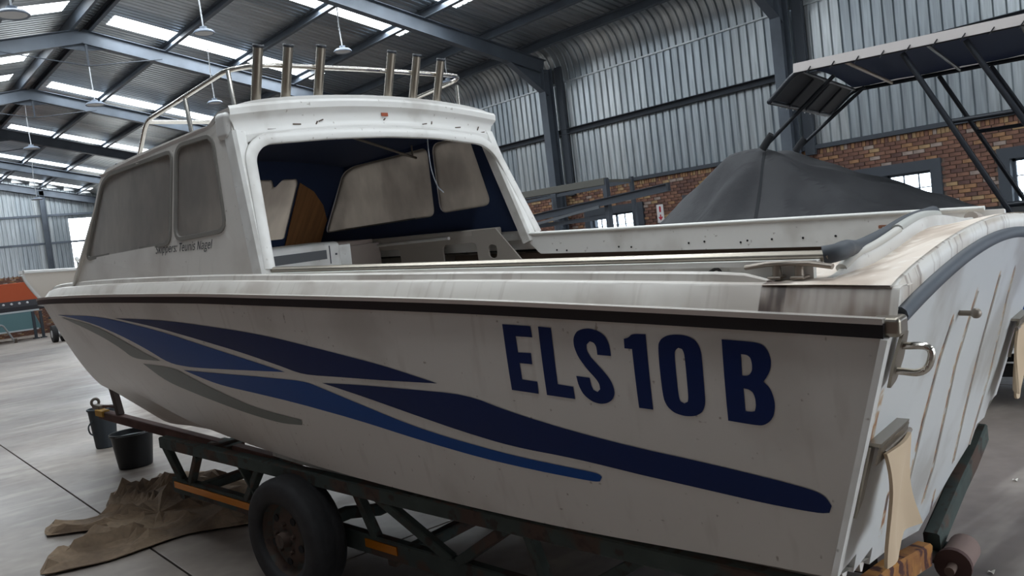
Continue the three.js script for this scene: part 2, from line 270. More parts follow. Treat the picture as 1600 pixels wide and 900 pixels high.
// ---------- ceiling: portal rafters, purlins, roof sheets, roof lights ----------
const ceiling = structure(G('ceiling'), 'pitched sheet roof on dark steel rafters with roof lights');
{
  const nR = V3(HALL.slope, 1, 0).normalize(), nL = V3(-HALL.slope, 1, 0).normalize(), X = HALL.ridge, off = (s) => s * (HALL.eave - X);
  const strip = (s, a, b) => join(sheet([[V3(X + s * a, roofY(X + s * a), 0), s > 0 ? nR : nL], [V3(X + s * b, roofY(X + s * b), 0), s > 0 ? nR : nL]]));
  const E = HALL.eave - X, bull = [];
  for (let k = 0; k <= 8; k++) { const t = k / 8, x = (1 - t) ** 2 * HALL.eave + 2 * t * (1 - t) * HALL.xr + t * t * HALL.xr, y = (1 - t) ** 2 * roofY(HALL.eave) + 2 * t * (1 - t) * (roofY(HALL.eave) - 0.06) + t * t * HALL.seam; bull.push([x, y]); }
  const bullRows = (s) => bull.map(([x, y], i) => { const a = bull[Math.max(0, i - 1)], b = bull[Math.min(8, i + 1)], n = V3(s * (a[1] - b[1]), b[0] - a[0], 0).normalize(); return [V3(X + s * (x - X), y, 0), n]; });
  const whole = { 1: strip(1, 0.02, E), '-1': strip(-1, 0.02, E) }, low = { 1: strip(1, SKY_X[1], E), '-1': strip(-1, SKY_X[1], E) }, high = { 1: strip(1, 0.02, SKY_X[0]), '-1': strip(-1, 0.02, SKY_X[0]) }, clear = { 1: strip(1, ...SKY_X), '-1': strip(-1, ...SKY_X) }, curve = { 1: join(sheet(bullRows(1))), '-1': join(sheet(bullRows(-1))) };
  for (const o of [whole, low, high, clear, curve]) for (const k in o) o[k].userData.ready = true;
  const skyMat = new THREE.MeshStandardMaterial({ color: 0xf4f8fa, roughness: 0.8, emissive: new THREE.Color(0.9, 0.96, 1.0), emissiveIntensity: 2.2 });
  for (let k = 0; k < nSheets; k++) for (const s of [1, -1]) {
    const z = HALL.z0 - k * SHEET, lit = (s > 0 ? LIGHTS_RIGHT : LIGHTS_LEFT).includes(k), put = (n, g, m) => { M(n, g, m, ceiling).position.z = z; };
    if (lit) { put('roof_sheet', low[s], zTone(k)); put('roof_sheet', high[s], zTone(k)); put('roof_light', clear[s], skyMat); } else put('roof_sheet', whole[s], zTone(k + 200));
    put('eave_sheet', curve[s], zTone(k + 77));
  }
  M('ridge_cap', sweep([V3(X, HALL.top + 0.02, HALL.z0), V3(X, HALL.top + 0.02, HALL.z1)], [[-0.3, -0.02], [0, 0.045], [0.3, -0.02], [0.3, -0.025], [0, 0.04], [-0.3, -0.025]]), zinc, ceiling);
  for (const s of [1, -1]) for (const d of [0.22, 1.78, 3.3, 4.8, 6.3, 7.35]) {
    const x = X + s * d, n = s > 0 ? nR : nL, c = V3(x, roofY(x), 0).addScaledVector(n, -0.105);
    M('purlin', sweep([V3(c.x, c.y, HALL.z0 - 0.05), V3(c.x, c.y, HALL.z1 + 0.05)], [[-0.035, -0.1], [0.035, -0.1], [0.035, -0.085], [-0.028, -0.085], [-0.028, 0.085], [0.035, 0.085], [0.035, 0.1], [-0.035, 0.1]].map(([a, b]) => [a * s, b]), n), steel, ceiling);
  }
  for (const z of FRAMES) {
    const drop = 0.36, ap = V3(X, HALL.top - drop, z);
    for (const s of [1, -1]) {
      const xe = X + s * (HALL.xr - X - 0.25), e = V3(xe, roofY(xe) - drop, z), f = V3(X + s * (HALL.xr - X - 1.25), 0, z); f.y = roofY(f.x) - drop - 0.15;
      M('rafter', bar(ap, e, ibeam(0.17, 0.3)), steel, ceiling);
      const g = new THREE.ExtrudeGeometry(shapeOf([[f.x, f.y], [e.x, e.y - 0.15], [e.x, e.y - 0.62]]), { depth: 0.012, bevelEnabled: false }); M('haunch_plate', at(g, 0, 0, z - 0.006), steel, ceiling);
      M('haunch_flange', bar(V3(f.x, f.y - 0.006, z), V3(e.x, e.y - 0.62, z), rect(0.17, 0.012)), steel, ceiling);
    }
    M('apex_plate', at(new THREE.ExtrudeGeometry(shapeOf([[X - 0.5, HALL.top - drop - 0.25], [X, HALL.top - drop - 0.3], [X + 0.5, HALL.top - drop - 0.25], [X, HALL.top - drop + 0.12]]), { depth: 0.016, bevelEnabled: false }), 0, 0, z - 0.008), steel, ceiling);
    M('hanger', bar(V3(X + 0.05, HALL.top - 0.55, z + 0.1), V3(X + 0.05, HALL.top - 1.0, z + 0.1), rect(0.04, 0.04)), darkTrim, ceiling);
    for (const s of [1, -1]) M('tie_rod', bar(V3(X + 0.05, HALL.top - 1.0, z + 0.1), V3(X + s * 1.6, HALL.top - 0.78, z + 0.1), round(0.012, 6)), darkTrim, ceiling);
  }
}

// ---------- long wall on the right: bricks below, sheets above, windows ----------
const WINDOWS = [[-12.9, -11.28], [-10.2, -8.58], [-7.05, -5.43], [-4.6, -2.98], [-1.2, 0.42], [1.2, 2.82]], WIN = [0.95, 2.12];
const wallR = structure(G('wall_right'), 'long wall of face brick below ribbed steel sheets');
function brickField(parent, length, height, holes, place, picked) {
  // bricks laid in stretcher bond; place(a, y) gives the matrix of a brick at distance a along the wall; picked(a, y) ranks those made singly
  const L = 0.162, H = 0.052, D = 0.06, P = 0.172, C = 0.061, geo = join(new RoundedBoxGeometry(D, H, L, 1, 0.003)), edge = join(new RoundedBoxGeometry(D, 0.08, 0.052, 1, 0.003)); geo.userData.ready = edge.userData.ready = true;
  const all = [], rows = Math.floor((height - 0.09) / C), free = (a, w, y, h) => !holes.some(([h0, h1, y0, y1]) => a + w / 2 > h0 && a - w / 2 < h1 && y + h / 2 > y0 && y - h / 2 < y1);
  for (let r = 0; r < rows; r++) for (let a = (r % 2) * P / 2; a < length; a += P) { const y = (r + 0.5) * C; if (free(a, L * 0.7, y, H)) all.push([a, y, 0]); }
  for (let a = 0; a < length; a += 0.061) all.push([a, rows * C + 0.043, 1]);
  if (picked) all.sort((p, q) => picked(p[0], p[1]) - picked(q[0], q[1]));
  const single = picked ? 300 : 0, rest = [all.slice(single).filter((b) => !b[2]), all.slice(single).filter((b) => b[2])];
  const tone = (b) => b[2] && rnd() < 0.45 ? (rnd() < 0.6 ? 3 : 4) : pickTone();
  all.slice(0, single).forEach((b) => { const m = M('brick', b[2] ? edge : geo, brickMats[tone(b)], parent); m.applyMatrix4(place(b[0], b[1], rr(-0.003, 0.003))); });
  rest.forEach((list, i) => {
    if (!list.length) return;
    const im = new THREE.InstancedMesh(i ? edge : geo, new THREE.MeshStandardMaterial({ color: 0xffffff, roughness: 0.92, map: brickTex }), list.length);
    list.forEach((b, k) => { im.setMatrixAt(k, place(b[0], b[1], rr(-0.003, 0.003))); im.setColorAt(k, new THREE.Color().setRGB(...brickTones[tone(b)])); });
    im.name = i ? 'capping_bricks' : 'far_bricks'; im.userData.kind = 'stuff'; im.castShadow = im.receiveShadow = true; parent.add(im);
  });
}
{
  const z0 = HALL.z0, len = z0 - HALL.z1, holes = WINDOWS.map(([a, b]) => [z0 - b, z0 - a, ...WIN]);
  brickField(wallR, len, HALL.brick, holes, (a, y, j) => new THREE.Matrix4().makeTranslation(HALL.xr + 0.03 + j, y, z0 - a), (a, y) => Math.hypot((z0 - a) + 5.0, (y - 2.15) * 2.6));
  const back = [], xs = HALL.xr + 0.13, cut = WINDOWS.map((w) => [...w]).sort((p, q) => p[0] - q[0]); let z = HALL.z1;
  for (const [a, b] of [...cut, [z0, z0]]) { if (a - z > 0.01) back.push(box(0.22, HALL.brick, a - z, xs, HALL.brick / 2, (a + z) / 2)); if (b > a) back.push(box(0.22, WIN[0], b - a, xs, WIN[0] / 2, (a + b) / 2), box(0.22, HALL.brick - WIN[1], b - a, xs, (HALL.brick + WIN[1]) / 2, (a + b) / 2)); z = b; }
  M('mortar_backing', back, mortar, wallR);
  const up = join(sheet([[V3(HALL.xr + 0.02, HALL.brick - 0.02, 0), V3(1, 0, 0)], [V3(HALL.xr + 0.02, HALL.seam + 0.03, 0), V3(1, 0, 0)]])); up.userData.ready = true;
  for (let k = 0; k < nSheets; k++) M('wall_sheet', up, zTone(k + 40), wallR).position.z = z0 - k * SHEET;
  M('base_flashing', box(0.1, 0.07, len, HALL.xr - 0.01, HALL.brick + 0.025, (z0 + HALL.z1) / 2), darkTrim, wallR);
  M('girt', sweep([V3(HALL.xr - 0.045, 3.9, z0), V3(HALL.xr - 0.045, 3.9, HALL.z1)], [[-0.055, -0.06], [0.055, -0.06], [0.055, -0.05], [-0.045, -0.05], [-0.045, 0.05], [0.055, 0.05], [0.055, 0.06], [-0.055, 0.06]]), darkTrim, wallR);
  M('eave_flashing', box(0.03, 0.03, len, HALL.xr + 0.0, HALL.seam, (z0 + HALL.z1) / 2), zinc, wallR);
  for (const f of FRAMES) {
    const top = roofY(HALL.xr - 0.25) - 0.5;
    M('column', bar(V3(HALL.xr - 0.24, 0, f), V3(HALL.xr - 0.24, top + 0.1, f), ibeam(0.2, 0.26, 0.014, 0.01), V3(1, 0, 0)), steel, wallR);
    M('column_base_plate', box(0.36, 0.02, 0.3, HALL.xr - 0.24, 0.01, f), steel, wallR);
    M('downpipe', box(0.08, top - HALL.brick + 0.2, 0.18, HALL.xr - 0.05, (top + HALL.brick) / 2, f + 0.24, 0.01), darkTrim, wallR);
  }
}
WINDOWS.forEach(([a, b], k) => {
  const w = structure(G('window_' + (k + 1)), 'steel window with small panes in a dark plaster surround'), x = HALL.xr + 0.1, bw = 0.13, W = b - a, H = WIN[1] - WIN[0], zc = (a + b) / 2, yc = (WIN[0] + WIN[1]) / 2;
  M('plaster_surround', bentPlate([[a - 0.03, WIN[0] - 0.05], [b + 0.03, WIN[0] - 0.05], [b + 0.03, WIN[1] + 0.03], [a - 0.03, WIN[1] + 0.03]], [[[a + bw, WIN[0] + 0.05], [a + bw, WIN[1] - bw], [b - bw, WIN[1] - bw], [b - bw, WIN[0] + 0.05]]], 0.24, (p, q, d) => V3(HALL.xr - 0.03 + d, q, p), 0), darkTrim, w);
  const i0 = a + bw, i1 = b - bw, y0 = WIN[0] + 0.05, y1 = WIN[1] - bw, nx = 6, ny = 4;
  for (const z of [i0 + 0.02, (i0 + i1) / 2, i1 - 0.02]) M('window_frame', box(0.04, y1 - y0, 0.04, x, (y0 + y1) / 2, z), steel, w);
  for (const y of [y0 + 0.02, y1 - 0.02]) M('window_frame', box(0.04, 0.04, i1 - i0, x, y, (i0 + i1) / 2), steel, w);
  for (let i = 1; i < nx; i++) if (i !== 3) M('glazing_bar', box(0.025, y1 - y0, 0.016, x, (y0 + y1) / 2, lerp(i0, i1, i / nx)), steel, w);
  for (let j = 1; j < ny; j++) M('glazing_bar', box(0.025, 0.016, i1 - i0, x, lerp(y0, y1, j / ny), (i0 + i1) / 2), steel, w);
  for (let i = 0; i < nx; i++) for (let j = 0; j < ny; j++) M('pane', box(0.004, (y1 - y0) / ny - 0.016, (i1 - i0) / nx - 0.016, x, lerp(y0, y1, (j + 0.5) / ny), lerp(i0, i1, (i + 0.5) / nx)), glassClear, w);
});

// ---------- far gable wall, left wall, near gable with the open roller door ----------
{
  const g = structure(G('wall_far'), 'far gable wall of ribbed sheets over brick with a bright opening'), z = HALL.z1, gap = [9.85, 12.3, 0, 5.08];
  brickField(g, HALL.xr - HALL.xl, HALL.brick + 0.1, [[HALL.xr - gap[1], HALL.xr - gap[0], 0, 9]], (a, y, j) => new THREE.Matrix4().makeRotationY(Math.PI / 2).setPosition(HALL.xr - a, y, z - 0.03 + j));
  M('mortar_backing', [box(gap[0] - HALL.xl, HALL.brick + 0.1, 0.2, (gap[0] + HALL.xl) / 2, HALL.brick / 2 + 0.05, z - 0.13), box(HALL.xr - gap[1], HALL.brick + 0.1, 0.2, (gap[1] + HALL.xr) / 2, HALL.brick / 2 + 0.05, z - 0.13)], mortar, g);
  const n = Math.floor((HALL.xr - HALL.xl) / SHEET);
  const wide = (x, y0, y1) => { const s = join(sheet([[V3(0, y0, 0), V3(1, 0, 0)], [V3(0, y1, 0), V3(1, 0, 0)]])); s.rotateY(Math.PI / 2); s.translate(x + SHEET, 0, z - 0.02); return s; };
  for (let k = 0; k <= n; k++) { const x = HALL.xl + k * SHEET, inGap = x + SHEET > gap[0] && x < gap[1] - 0.1; M('wall_sheet', wide(x, inGap ? gap[3] : HALL.brick + 0.06, roofY(x + SHEET / 2) - 0.02), zTone(k + 9), g); }
  for (const y of [4.02, 5.28]) M('girt', box(HALL.xr - HALL.xl, 0.09, 0.07, (HALL.xr + HALL.xl) / 2, y, z + 0.06), steel, g);
  for (const x of [0.6, 4.95, 8.25, 12.45]) M('column', bar(V3(x, 0, z + 0.2), V3(x, roofY(x) - 0.3, z + 0.2), ibeam(0.18, 0.22), V3(1, 0, 0)), steel, g);
}
{
  const g = structure(G('wall_left'), 'left wall of ribbed steel sheets over brick'), up = sheet([[V3(HALL.xl - 0.02, 2.6, 0), V3(-1, 0, 0)], [V3(HALL.xl - 0.02, HALL.seam + 0.03, 0), V3(-1, 0, 0)]]);
  const geo = join(up); geo.userData.ready = true;
  for (let k = 0; k < nSheets; k++) M('wall_sheet', geo, zTone(k + 5), g).position.z = HALL.z0 - k * SHEET;
  M('brick_panel', box(0.24, 2.62, HALL.z0 - HALL.z1, HALL.xl - 0.12, 1.31, (HALL.z0 + HALL.z1) / 2), brickMats[1], g);
  for (const f of FRAMES) M('column', bar(V3(HALL.xl + 0.24, 0, f), V3(HALL.xl + 0.24, roofY(HALL.xl + 0.25) - 0.4, f), ibeam(0.2, 0.26, 0.014, 0.01), V3(1, 0, 0)), steel, g);
}
{
  const g = structure(G('wall_near'), 'near gable wall with a wide open roller door'), z = HALL.z0 + 0.06, d = [3.6, 11.6, 5.0];
  const side = (x0, x1, y0, y1) => { const w = (x1 - x0); return box(w, y1 - y0, 0.12, (x0 + x1) / 2, (y0 + y1) / 2, z); };
  M('cladding', [side(HALL.xl, d[0], 0, 5.0), side(d[1], HALL.xr, 0, 5.0), at(new THREE.ExtrudeGeometry(shapeOf([[HALL.xl, 5.0], [HALL.xr, 5.0], [HALL.xr, roofY(HALL.xr)], [HALL.ridge, HALL.top], [HALL.xl, roofY(HALL.xl)]]), { depth: 0.12, bevelEnabled: false }), 0, 0, z - 0.06)], zinc, g);
  M('door_frame', [box(0.15, 5.0, 0.2, d[0], 2.5, z - 0.1), box(0.15, 5.0, 0.2, d[1], 2.5, z - 0.1), box(d[1] - d[0], 0.2, 0.2, (d[0] + d[1]) / 2, 5.0, z - 0.1)], steel, g);
  M('rolled_door', at(new THREE.CylinderGeometry(0.25, 0.25, d[1] - d[0], 20).rotateZ(Math.PI / 2), (d[0] + d[1]) / 2, 5.25, z - 0.4), zinc, g);
}

// ---------- pendant lamps on thin rods ----------
{
  const make = (x, y, z, r, label) => {
    const g = G('pendant_lamp', null, [x, y, z]), top = roofY(x) - y - 0.2;
    M('rod', pipe([V3(0, 0.1, 0), V3(-0.015, top * 0.5, 0), V3(0, top, 0)], 0.012, 8), std(0xd6dbe0, 0.5), g);
    M('driver_housing', cyl(r * 0.33, 0.07, 0, 0.06, 0, 20), std(0x8d98a6, 0.5), g);
    M('dish', at(new THREE.LatheGeometry([[0.05, 0.04], [r * 0.8, 0.035], [r, 0], [r * 0.97, -0.02], [r * 0.9, -0.005], [0, 0.0]].map(([a, b]) => new THREE.Vector2(a, b)), 28), 0, 0, 0), std(0x8792a2, 0.5), g);
    M('lens', cyl(r * 0.84, 0.008, 0, -0.004, 0, 24), std(0xd4d8dc, 0.5), g);
    tag(g, label, 'lamp', 'unlit round pendant lamps');
  };
  make(2.3, 5.2, -11.9, 0.2, 'unlit round pendant lamp in the top left corner, in front of a roof light');
  make(5.25, 5.55, -13.3, 0.17, 'unlit round pendant lamp above the left side of the cabin roof rail');
  make(8.05, 5.55, -13.85, 0.17, 'unlit round pendant lamp between the two sets of rod holders');
  make(5.1, 5.65, -19.5, 0.2, 'unlit pendant lamp hanging beside the second rafter apex, left of roof rail');
  make(4.95, 5.7, -25.7, 0.2, 'unlit pendant lamp at the far left above the far gable wall');
  make(7.3, 5.5, -18.4, 0.17, 'unlit pendant lamp seen through the near roof rail posts');
  make(11.2, 5.3, -14.9, 0.17, 'unlit pendant lamp behind the far end of the cabin roof rail');
  make(6.9, 5.4, -36.2, 0.2, 'smallest unlit pendant lamp, nearest the far gable wall');
}

// outlines of the vinyl on the near side of the hull: metres forward of the stern and up
const DECALS = [
  ["stripe", "navy", [[4.427, 1.215], [3.719, 1.226], [2.838, 1.187], [2.349, 1.134], [1.933, 1.086], [1.633, 1.035], [1.953, 1.022], [2.257, 1.013], [2.532, 1.003], [2.697, 1.031], [3.014, 1.079], [3.501, 1.136], [3.92, 1.182]], "dark navy upper swoosh"],
  ["stripe", "blue", [[5.729, 1.182], [4.864, 1.216], [4.424, 1.203], [3.863, 1.157], [3.393, 1.095], [2.921, 1.035], [2.679, 1.004], [3.077, 0.983], [3.672, 0.95], [3.962, 0.954], [4.19, 1.027], [4.493, 1.098], [4.852, 1.154], [5.207, 1.179]], "blue leading swoosh near the bow"],
  ["stripe", "grey", [[5.658, 1.171], [5.101, 1.161], [4.78, 1.126], [4.5, 1.058], [4.24, 0.99], [4.076, 0.957], [4.534, 0.936], [4.651, 0.999], [4.89, 1.066], [5.191, 1.118]], "grey shadow swoosh near the bow"],
  ["stripe", "grey", [[4.412, 0.911], [3.932, 0.928], [3.748, 0.88], [3.485, 0.829], [3.11, 0.771], [2.681, 0.759], [2.694, 0.731], [2.901, 0.712], [3.29, 0.726], [3.719, 0.762], [4.189, 0.809]], "grey lower shadow swoosh"],
  ["stripe", "blue", [[3.799, 0.923], [2.97, 0.958], [2.543, 0.971], [2.427, 0.951], [2.167, 0.901], [1.856, 0.842], [1.641, 0.815], [1.318, 0.787], [1.087, 0.78], [0.942, 0.776], [0.929, 0.764], [0.941, 0.746], [0.968, 0.741], [1.181, 0.743], [1.456, 0.751], [1.802, 0.779], [2.204, 0.82], [2.689, 0.851], [3.038, 0.862], [3.443, 0.871]], "bright blue lower swoosh"],
  ["stripe", "navy", [[2.396, 0.974], [2.133, 0.988], [1.804, 0.997], [1.491, 1.004], [1.275, 0.956], [1.003, 0.915], [0.761, 0.889], [0.543, 0.873], [0.347, 0.854], [0.222, 0.838], [0.189, 0.824], [0.175, 0.798], [0.184, 0.775], [0.213, 0.768], [0.359, 0.77], [0.557, 0.783], [0.778, 0.797], [1.024, 0.817], [1.308, 0.823], [1.559, 0.852], [1.837, 0.894], [2.109, 0.936]], "long dark navy lower swoosh"],
  ["registration_letter", "navy", [[1.261, 1.276], [1.136, 1.272], [1.133, 1.234], [1.206, 1.235], [1.204, 1.179], [1.147, 1.179], [1.147, 1.14], [1.203, 1.141], [1.201, 1.083], [1.135, 1.08], [1.137, 1.037], [1.256, 1.041]], "letter E"],
  ["registration_letter", "navy", [[1.103, 1.272], [1.049, 1.269], [1.048, 1.078], [0.985, 1.074], [0.984, 1.032], [1.101, 1.036]], "letter L"],
  ["registration_letter", "navy", [[0.874, 1.187], [0.875, 1.214], [0.883, 1.226], [0.898, 1.23], [0.912, 1.219], [0.914, 1.202], [0.904, 1.182], [0.882, 1.16], [0.856, 1.134], [0.835, 1.109], [0.825, 1.082], [0.825, 1.061], [0.838, 1.041], [0.859, 1.029], [0.887, 1.024], [0.918, 1.03], [0.948, 1.051], [0.963, 1.082], [0.967, 1.112], [0.914, 1.109], [0.912, 1.086], [0.905, 1.07], [0.89, 1.064], [0.879, 1.074], [0.879, 1.091], [0.891, 1.109], [0.92, 1.137], [0.95, 1.175], [0.963, 1.21], [0.962, 1.238], [0.947, 1.26], [0.923, 1.269], [0.895, 1.272], [0.859, 1.264], [0.835, 1.247], [0.824, 1.219], [0.823, 1.186]], "letter S"],
  ["registration_letter", "navy", [[0.737, 1.26], [0.69, 1.26], [0.691, 1.024], [0.741, 1.025], [0.743, 1.212], [0.77, 1.213], [0.769, 1.243], [0.753, 1.247]], "digit one"],
  ["registration_letter", "navy", [[0.652, 1.224], [0.641, 1.246], [0.618, 1.259], [0.588, 1.263], [0.553, 1.261], [0.525, 1.249], [0.512, 1.225], [0.509, 1.202], [0.511, 1.076], [0.515, 1.051], [0.527, 1.03], [0.552, 1.017], [0.586, 1.014], [0.619, 1.021], [0.641, 1.039], [0.652, 1.068]], "digit zero", [[[0.598, 1.204], [0.592, 1.217], [0.583, 1.223], [0.571, 1.22], [0.564, 1.205], [0.565, 1.079], [0.569, 1.061], [0.581, 1.054], [0.593, 1.059], [0.598, 1.072]]]],
  ["registration_letter", "navy", [[0.443, 1.254], [0.344, 1.25], [0.321, 1.243], [0.308, 1.225], [0.302, 1.201], [0.306, 1.175], [0.317, 1.155], [0.329, 1.139], [0.314, 1.126], [0.305, 1.105], [0.301, 1.076], [0.307, 1.046], [0.32, 1.026], [0.339, 1.013], [0.358, 1.01], [0.446, 1.015]], "letter B", [[[0.388, 1.214], [0.371, 1.213], [0.361, 1.205], [0.358, 1.188], [0.359, 1.17], [0.367, 1.157], [0.376, 1.153], [0.39, 1.153]], [[0.389, 1.116], [0.374, 1.114], [0.362, 1.106], [0.357, 1.09], [0.357, 1.067], [0.362, 1.052], [0.371, 1.049], [0.39, 1.049]]]],
];

// ---------- the white cabin boat (local frame: x across towards the far side, y up, -z towards the bow) ----------
const R = Math.PI / 180;
const boat = G('cabin_boat', null, [3.193, 0.058, -1.258]);
boat.rotation.set(2.89 * R, 9.55 * R, 1.15 * R, 'YXZ');
tag(boat, 'white cabin fishing boat with blue swoosh stripes and ELS 10 B on its side', 'boat');
const B = (s, t, h) => V3(t, h, -s);           // s metres forward of the stern, t across, h up
const LEN = 7.8;
const halfBeam = (s) => 1.2 * (1 - Math.pow(clamp((s - 2.2) / (LEN - 2.2)), 3.85));
const rubH = table([[0, 1.303], [0.7, 1.323], [1.5, 1.341], [2.76, 1.354], [3.4, 1.357], [4.5, 1.343], [5.5, 1.308], [6.4, 1.25], [7, 1.195], [7.8, 1.125]]);
const chineB = (s) => 1.1 * (1 - Math.pow(clamp((s - 0.878) / 6.75), 1.861));
const chineH = table([[0, 0.565], [1.5, 0.52], [3, 0.5], [4.3, 0.5], [5.5, 0.52], [6.6, 0.42], [7.628, 0.628]]);
const keelH = table([[0, 0.28], [1.5, 0.2], [3.5, 0.13], [5, 0.1], [5.8, 0.095], [6.4, 0.1], [6.9, 0.345], [7.628, 0.628]]);
const rake = (s, h) => 0.27 * (1.3 - h) * (1 - smooth(0, 1.4, s));
const deckEdgeH = (s) => rubH(s) + lerp(0.09, 0.075, smooth(0, 2.5, s)) - 0.05 * smooth(5.6, 7.6, s);
function hullSide(u, v, sg, out = 0) {         // u stern..bow, v chine..gunwale
  const sG = u * LEN, sC = u * 7.628, g = [sG, halfBeam(sG), rubH(sG)], c = [sC, chineB(sC), chineH(sC)];
  const flare = smooth(0.5, 0.95, u), w = Math.pow(v, 1 - 0.436 * flare);
  const s = lerp(c[0], g[0], v), h = lerp(c[2], g[2], v), t = lerp(c[1], g[1], w) + 0.025 * Math.sin(Math.PI * v) * (1 - flare);
  return B(s + rake(s, h), sg * (t + out), h);
}
const hullUV = (p) => [p.x, p.y, p.z, -p.z, p.y];
function solveHull(s, h, out) {                // the hull skin at (s, h) on the near side
  let u = s / LEN, v = 0.5;
  for (let k = 0; k < 14; k++) { const p = hullSide(clamp(u, 0, 1), clamp(v, -0.1, 1.1), -1); u += (s + p.z) / LEN; v += (h - p.y) / 0.8; }
  return hullSide(clamp(u, 0, 1), v, -1, out);
}
{
  const side = (sg) => grid(70, 12, (a, v) => hullUV(hullSide(a, v, sg)));
  const bottom = (sg) => grid(70, 6, (u, v) => { const sC = u * 7.628, c = B(sC + rake(sC, chineH(sC)), sg * chineB(sC), chineH(sC)), k = B(sC + rake(sC, keelH(sC)), 0, keelH(sC)); return hullUV(c.lerp(k, v)); });
  const hull = M('hull', [side(-1), side(1), bottom(-1), bottom(1)], gel, boat);
  for (const sg of [-1, 1]) for (const f of [0.17, 0.345]) {
    const pts = []; for (let i = 0; i <= 24; i++) { const s = 0.02 + i / 24 * 3.4, c = V3(sg * chineB(s), chineH(s), 0), k = V3(0, keelH(s), 0), p = c.lerp(k, f); p.z = -(s + rake(s, p.y)); pts.push(p); }
    M('lifting_strake', sweep(pts, [[-0.045, 0.01], [0.035, 0.01], [0.035, -0.035], [0.02, -0.04]].map(([a, b]) => [a * -sg, b])), gel, hull);
  }
  // blue and grey vinyl stripes, outlines in (s, h) on the near side
  const vinyl = (name, pts, mat, label, holes = []) => {
    const g = refine(new THREE.ShapeGeometry(shapeOf(ease(pts), holes.map((h) => ease(h)))), 0.07), p = g.attributes.position;
    for (let i = 0; i < p.count; i++) { const q = solveHull(p.getX(i), p.getY(i), 0.0022); p.setXYZ(i, q.x, q.y, q.z); }
    g.computeVertexNormals(); const m = M(name, g, mat, hull); if (label) m.userData.label = label; return m;
  };
  for (const [name, mat, pts, label, holes] of DECALS) vinyl(name, pts, { navy: vinylNavy, blue: vinylBlue, grey: vinylGrey }[mat], label, holes);

  // transom: raked panel under the arched stern rail
  const arch = (t) => 1.303 + 0.098 * Math.pow(Math.cos(clamp(Math.abs(t) / 1.2) * Math.PI / 2), 0.9);
  const rim = []; for (let i = 0; i <= 40; i++) { const t = lerp(-1.2, 1.2, i / 40); rim.push([t, arch(t)]); }
  const half = [[1.1, 0.565], [0.93, 0.57], [0.91, 0.5], [0.74, 0.515], [0.72, 0.445], [0.4, 0.385], [0, 0.28]], low = [...half, ...half.slice(0, -1).reverse().map(([t, h]) => [-t, h])];
  const rust = [[[-0.44, 1.191], [-0.48, 1.073], [-0.48, 0.867], [-0.46, 0.715], [-0.45, 0.620]], [[-0.14, 1.240], [-0.18, 0.986], [-0.13, 0.809], [-0.07, 0.568], [-0.09, 0.444]], [[0.23, 1.248], [0.24, 0.973], [0.29, 0.700], [0.36, 0.458]], [[0.55, 1.234], [0.57, 1.100], [0.68, 0.801], [0.67, 0.435]], [[-1.1, 1.1], [-1.09, 0.98], [-1.07, 0.80]], [[-0.71, 0.676], [-0.67, 0.539]], [[0.12, 0.396], [0.16, 0.257]]];
  const texTransom = picture(1024, 640, 2.6, 1.3, (u, v) => {
    const t = u * 2.6 - 1.3, h = v * 1.3 + 0.25, a = fbm(u, v, 8, 4, 5, 201); let c = mixc([206, 208, 208], [176, 174, 170], smooth(0.45, 0.75, a));
    rust.forEach((line, k) => { for (let i = 0; i < line.length - 1; i++) { const [x0, y0] = line[i], [x1, y1] = line[i + 1], q = clamp(((t - x0) * (x1 - x0) + (h - y0) * (y1 - y0)) / ((x1 - x0) ** 2 + (y1 - y0) ** 2)), d = Math.hypot(t - lerp(x0, x1, q), h - lerp(y0, y1, q)), n = fbm(u, v, 60, 40, 3, 210 + k); if (d < 0.04) c = mixc(c, n > 0.58 ? [84, 62, 54] : n > 0.44 ? [150, 100, 62] : [176, 146, 112], smooth(0.02, 0.009, d * (0.45 + n)) * smooth(0.22, 0.42, n)); } });
    return c;
  });
  const transomMat = phys({ color: 0xffffff, map: texTransom, roughness: 0.4, clearcoat: 0.2, clearcoatRoughness: 0.35 });
  const g = bentPlate([...low, ...rim], [], 0.05, (t, h, d) => B(0.27 * (1.3 - h) + d - 0.004, t, h), 0.2);
  const q = g.attributes.position, uv = new Float32Array(q.count * 2); for (let i = 0; i < q.count; i++) { uv[2 * i] = q.getX(i) + 1.3; uv[2 * i + 1] = q.getY(i) - 0.25; }
  g.setAttribute('uv', new THREE.BufferAttribute(uv, 2)); g.userData.ownUV = true;
  const transom = M('transom', g, transomMat, boat);
  const onT = (t, h, out = 0) => B(0.27 * (1.3 - h) - 0.004 - out, t, h);
  M('corner_strip', sweep([0, 1, 2, 3, 4].map((k) => onT(-1.188 + 0.022 * k, 1.28 - k * 0.175)), [[-0.045, -0.005], [0.012, -0.005], [0.012, 0.008], [-0.038, 0.01]], V3(0, 0, 1)), gelClean, transom);
  for (const line of rust.slice(0, 4)) M('cracked_seam', sweep(line.map(([t, h]) => onT(t + 0.012, h, -0.001)), [[-0.006, 0], [-0.003, 0.005], [0.003, 0.005], [0.006, 0]], V3(0, 0, 1)), std(0xd2d0ca, 0.5), transom);
  M('drain_fitting', [at(new THREE.CylinderGeometry(0.009, 0.009, 0.05, 10).rotateX(Math.PI / 2), ...onT(-0.36, 1.2, 0.025).toArray()), at(new THREE.SphereGeometry(0.017, 12, 8), ...onT(-0.36, 1.2, 0.05).toArray())], bronze, transom);

  // U-bolt tow eye on its plate
  const eye = G('tow_eye', boat);
  M('plate', bentPlate(roundPoly([[-1.13, 1.27], [-1.08, 1.275], [-1.06, 1.2], [-1.075, 1.14], [-1.125, 1.125], [-1.14, 1.2]], 0.012), [], 0.008, (t, h, d) => onT(t, h, d + 0.014), 0), chromeDull, eye);
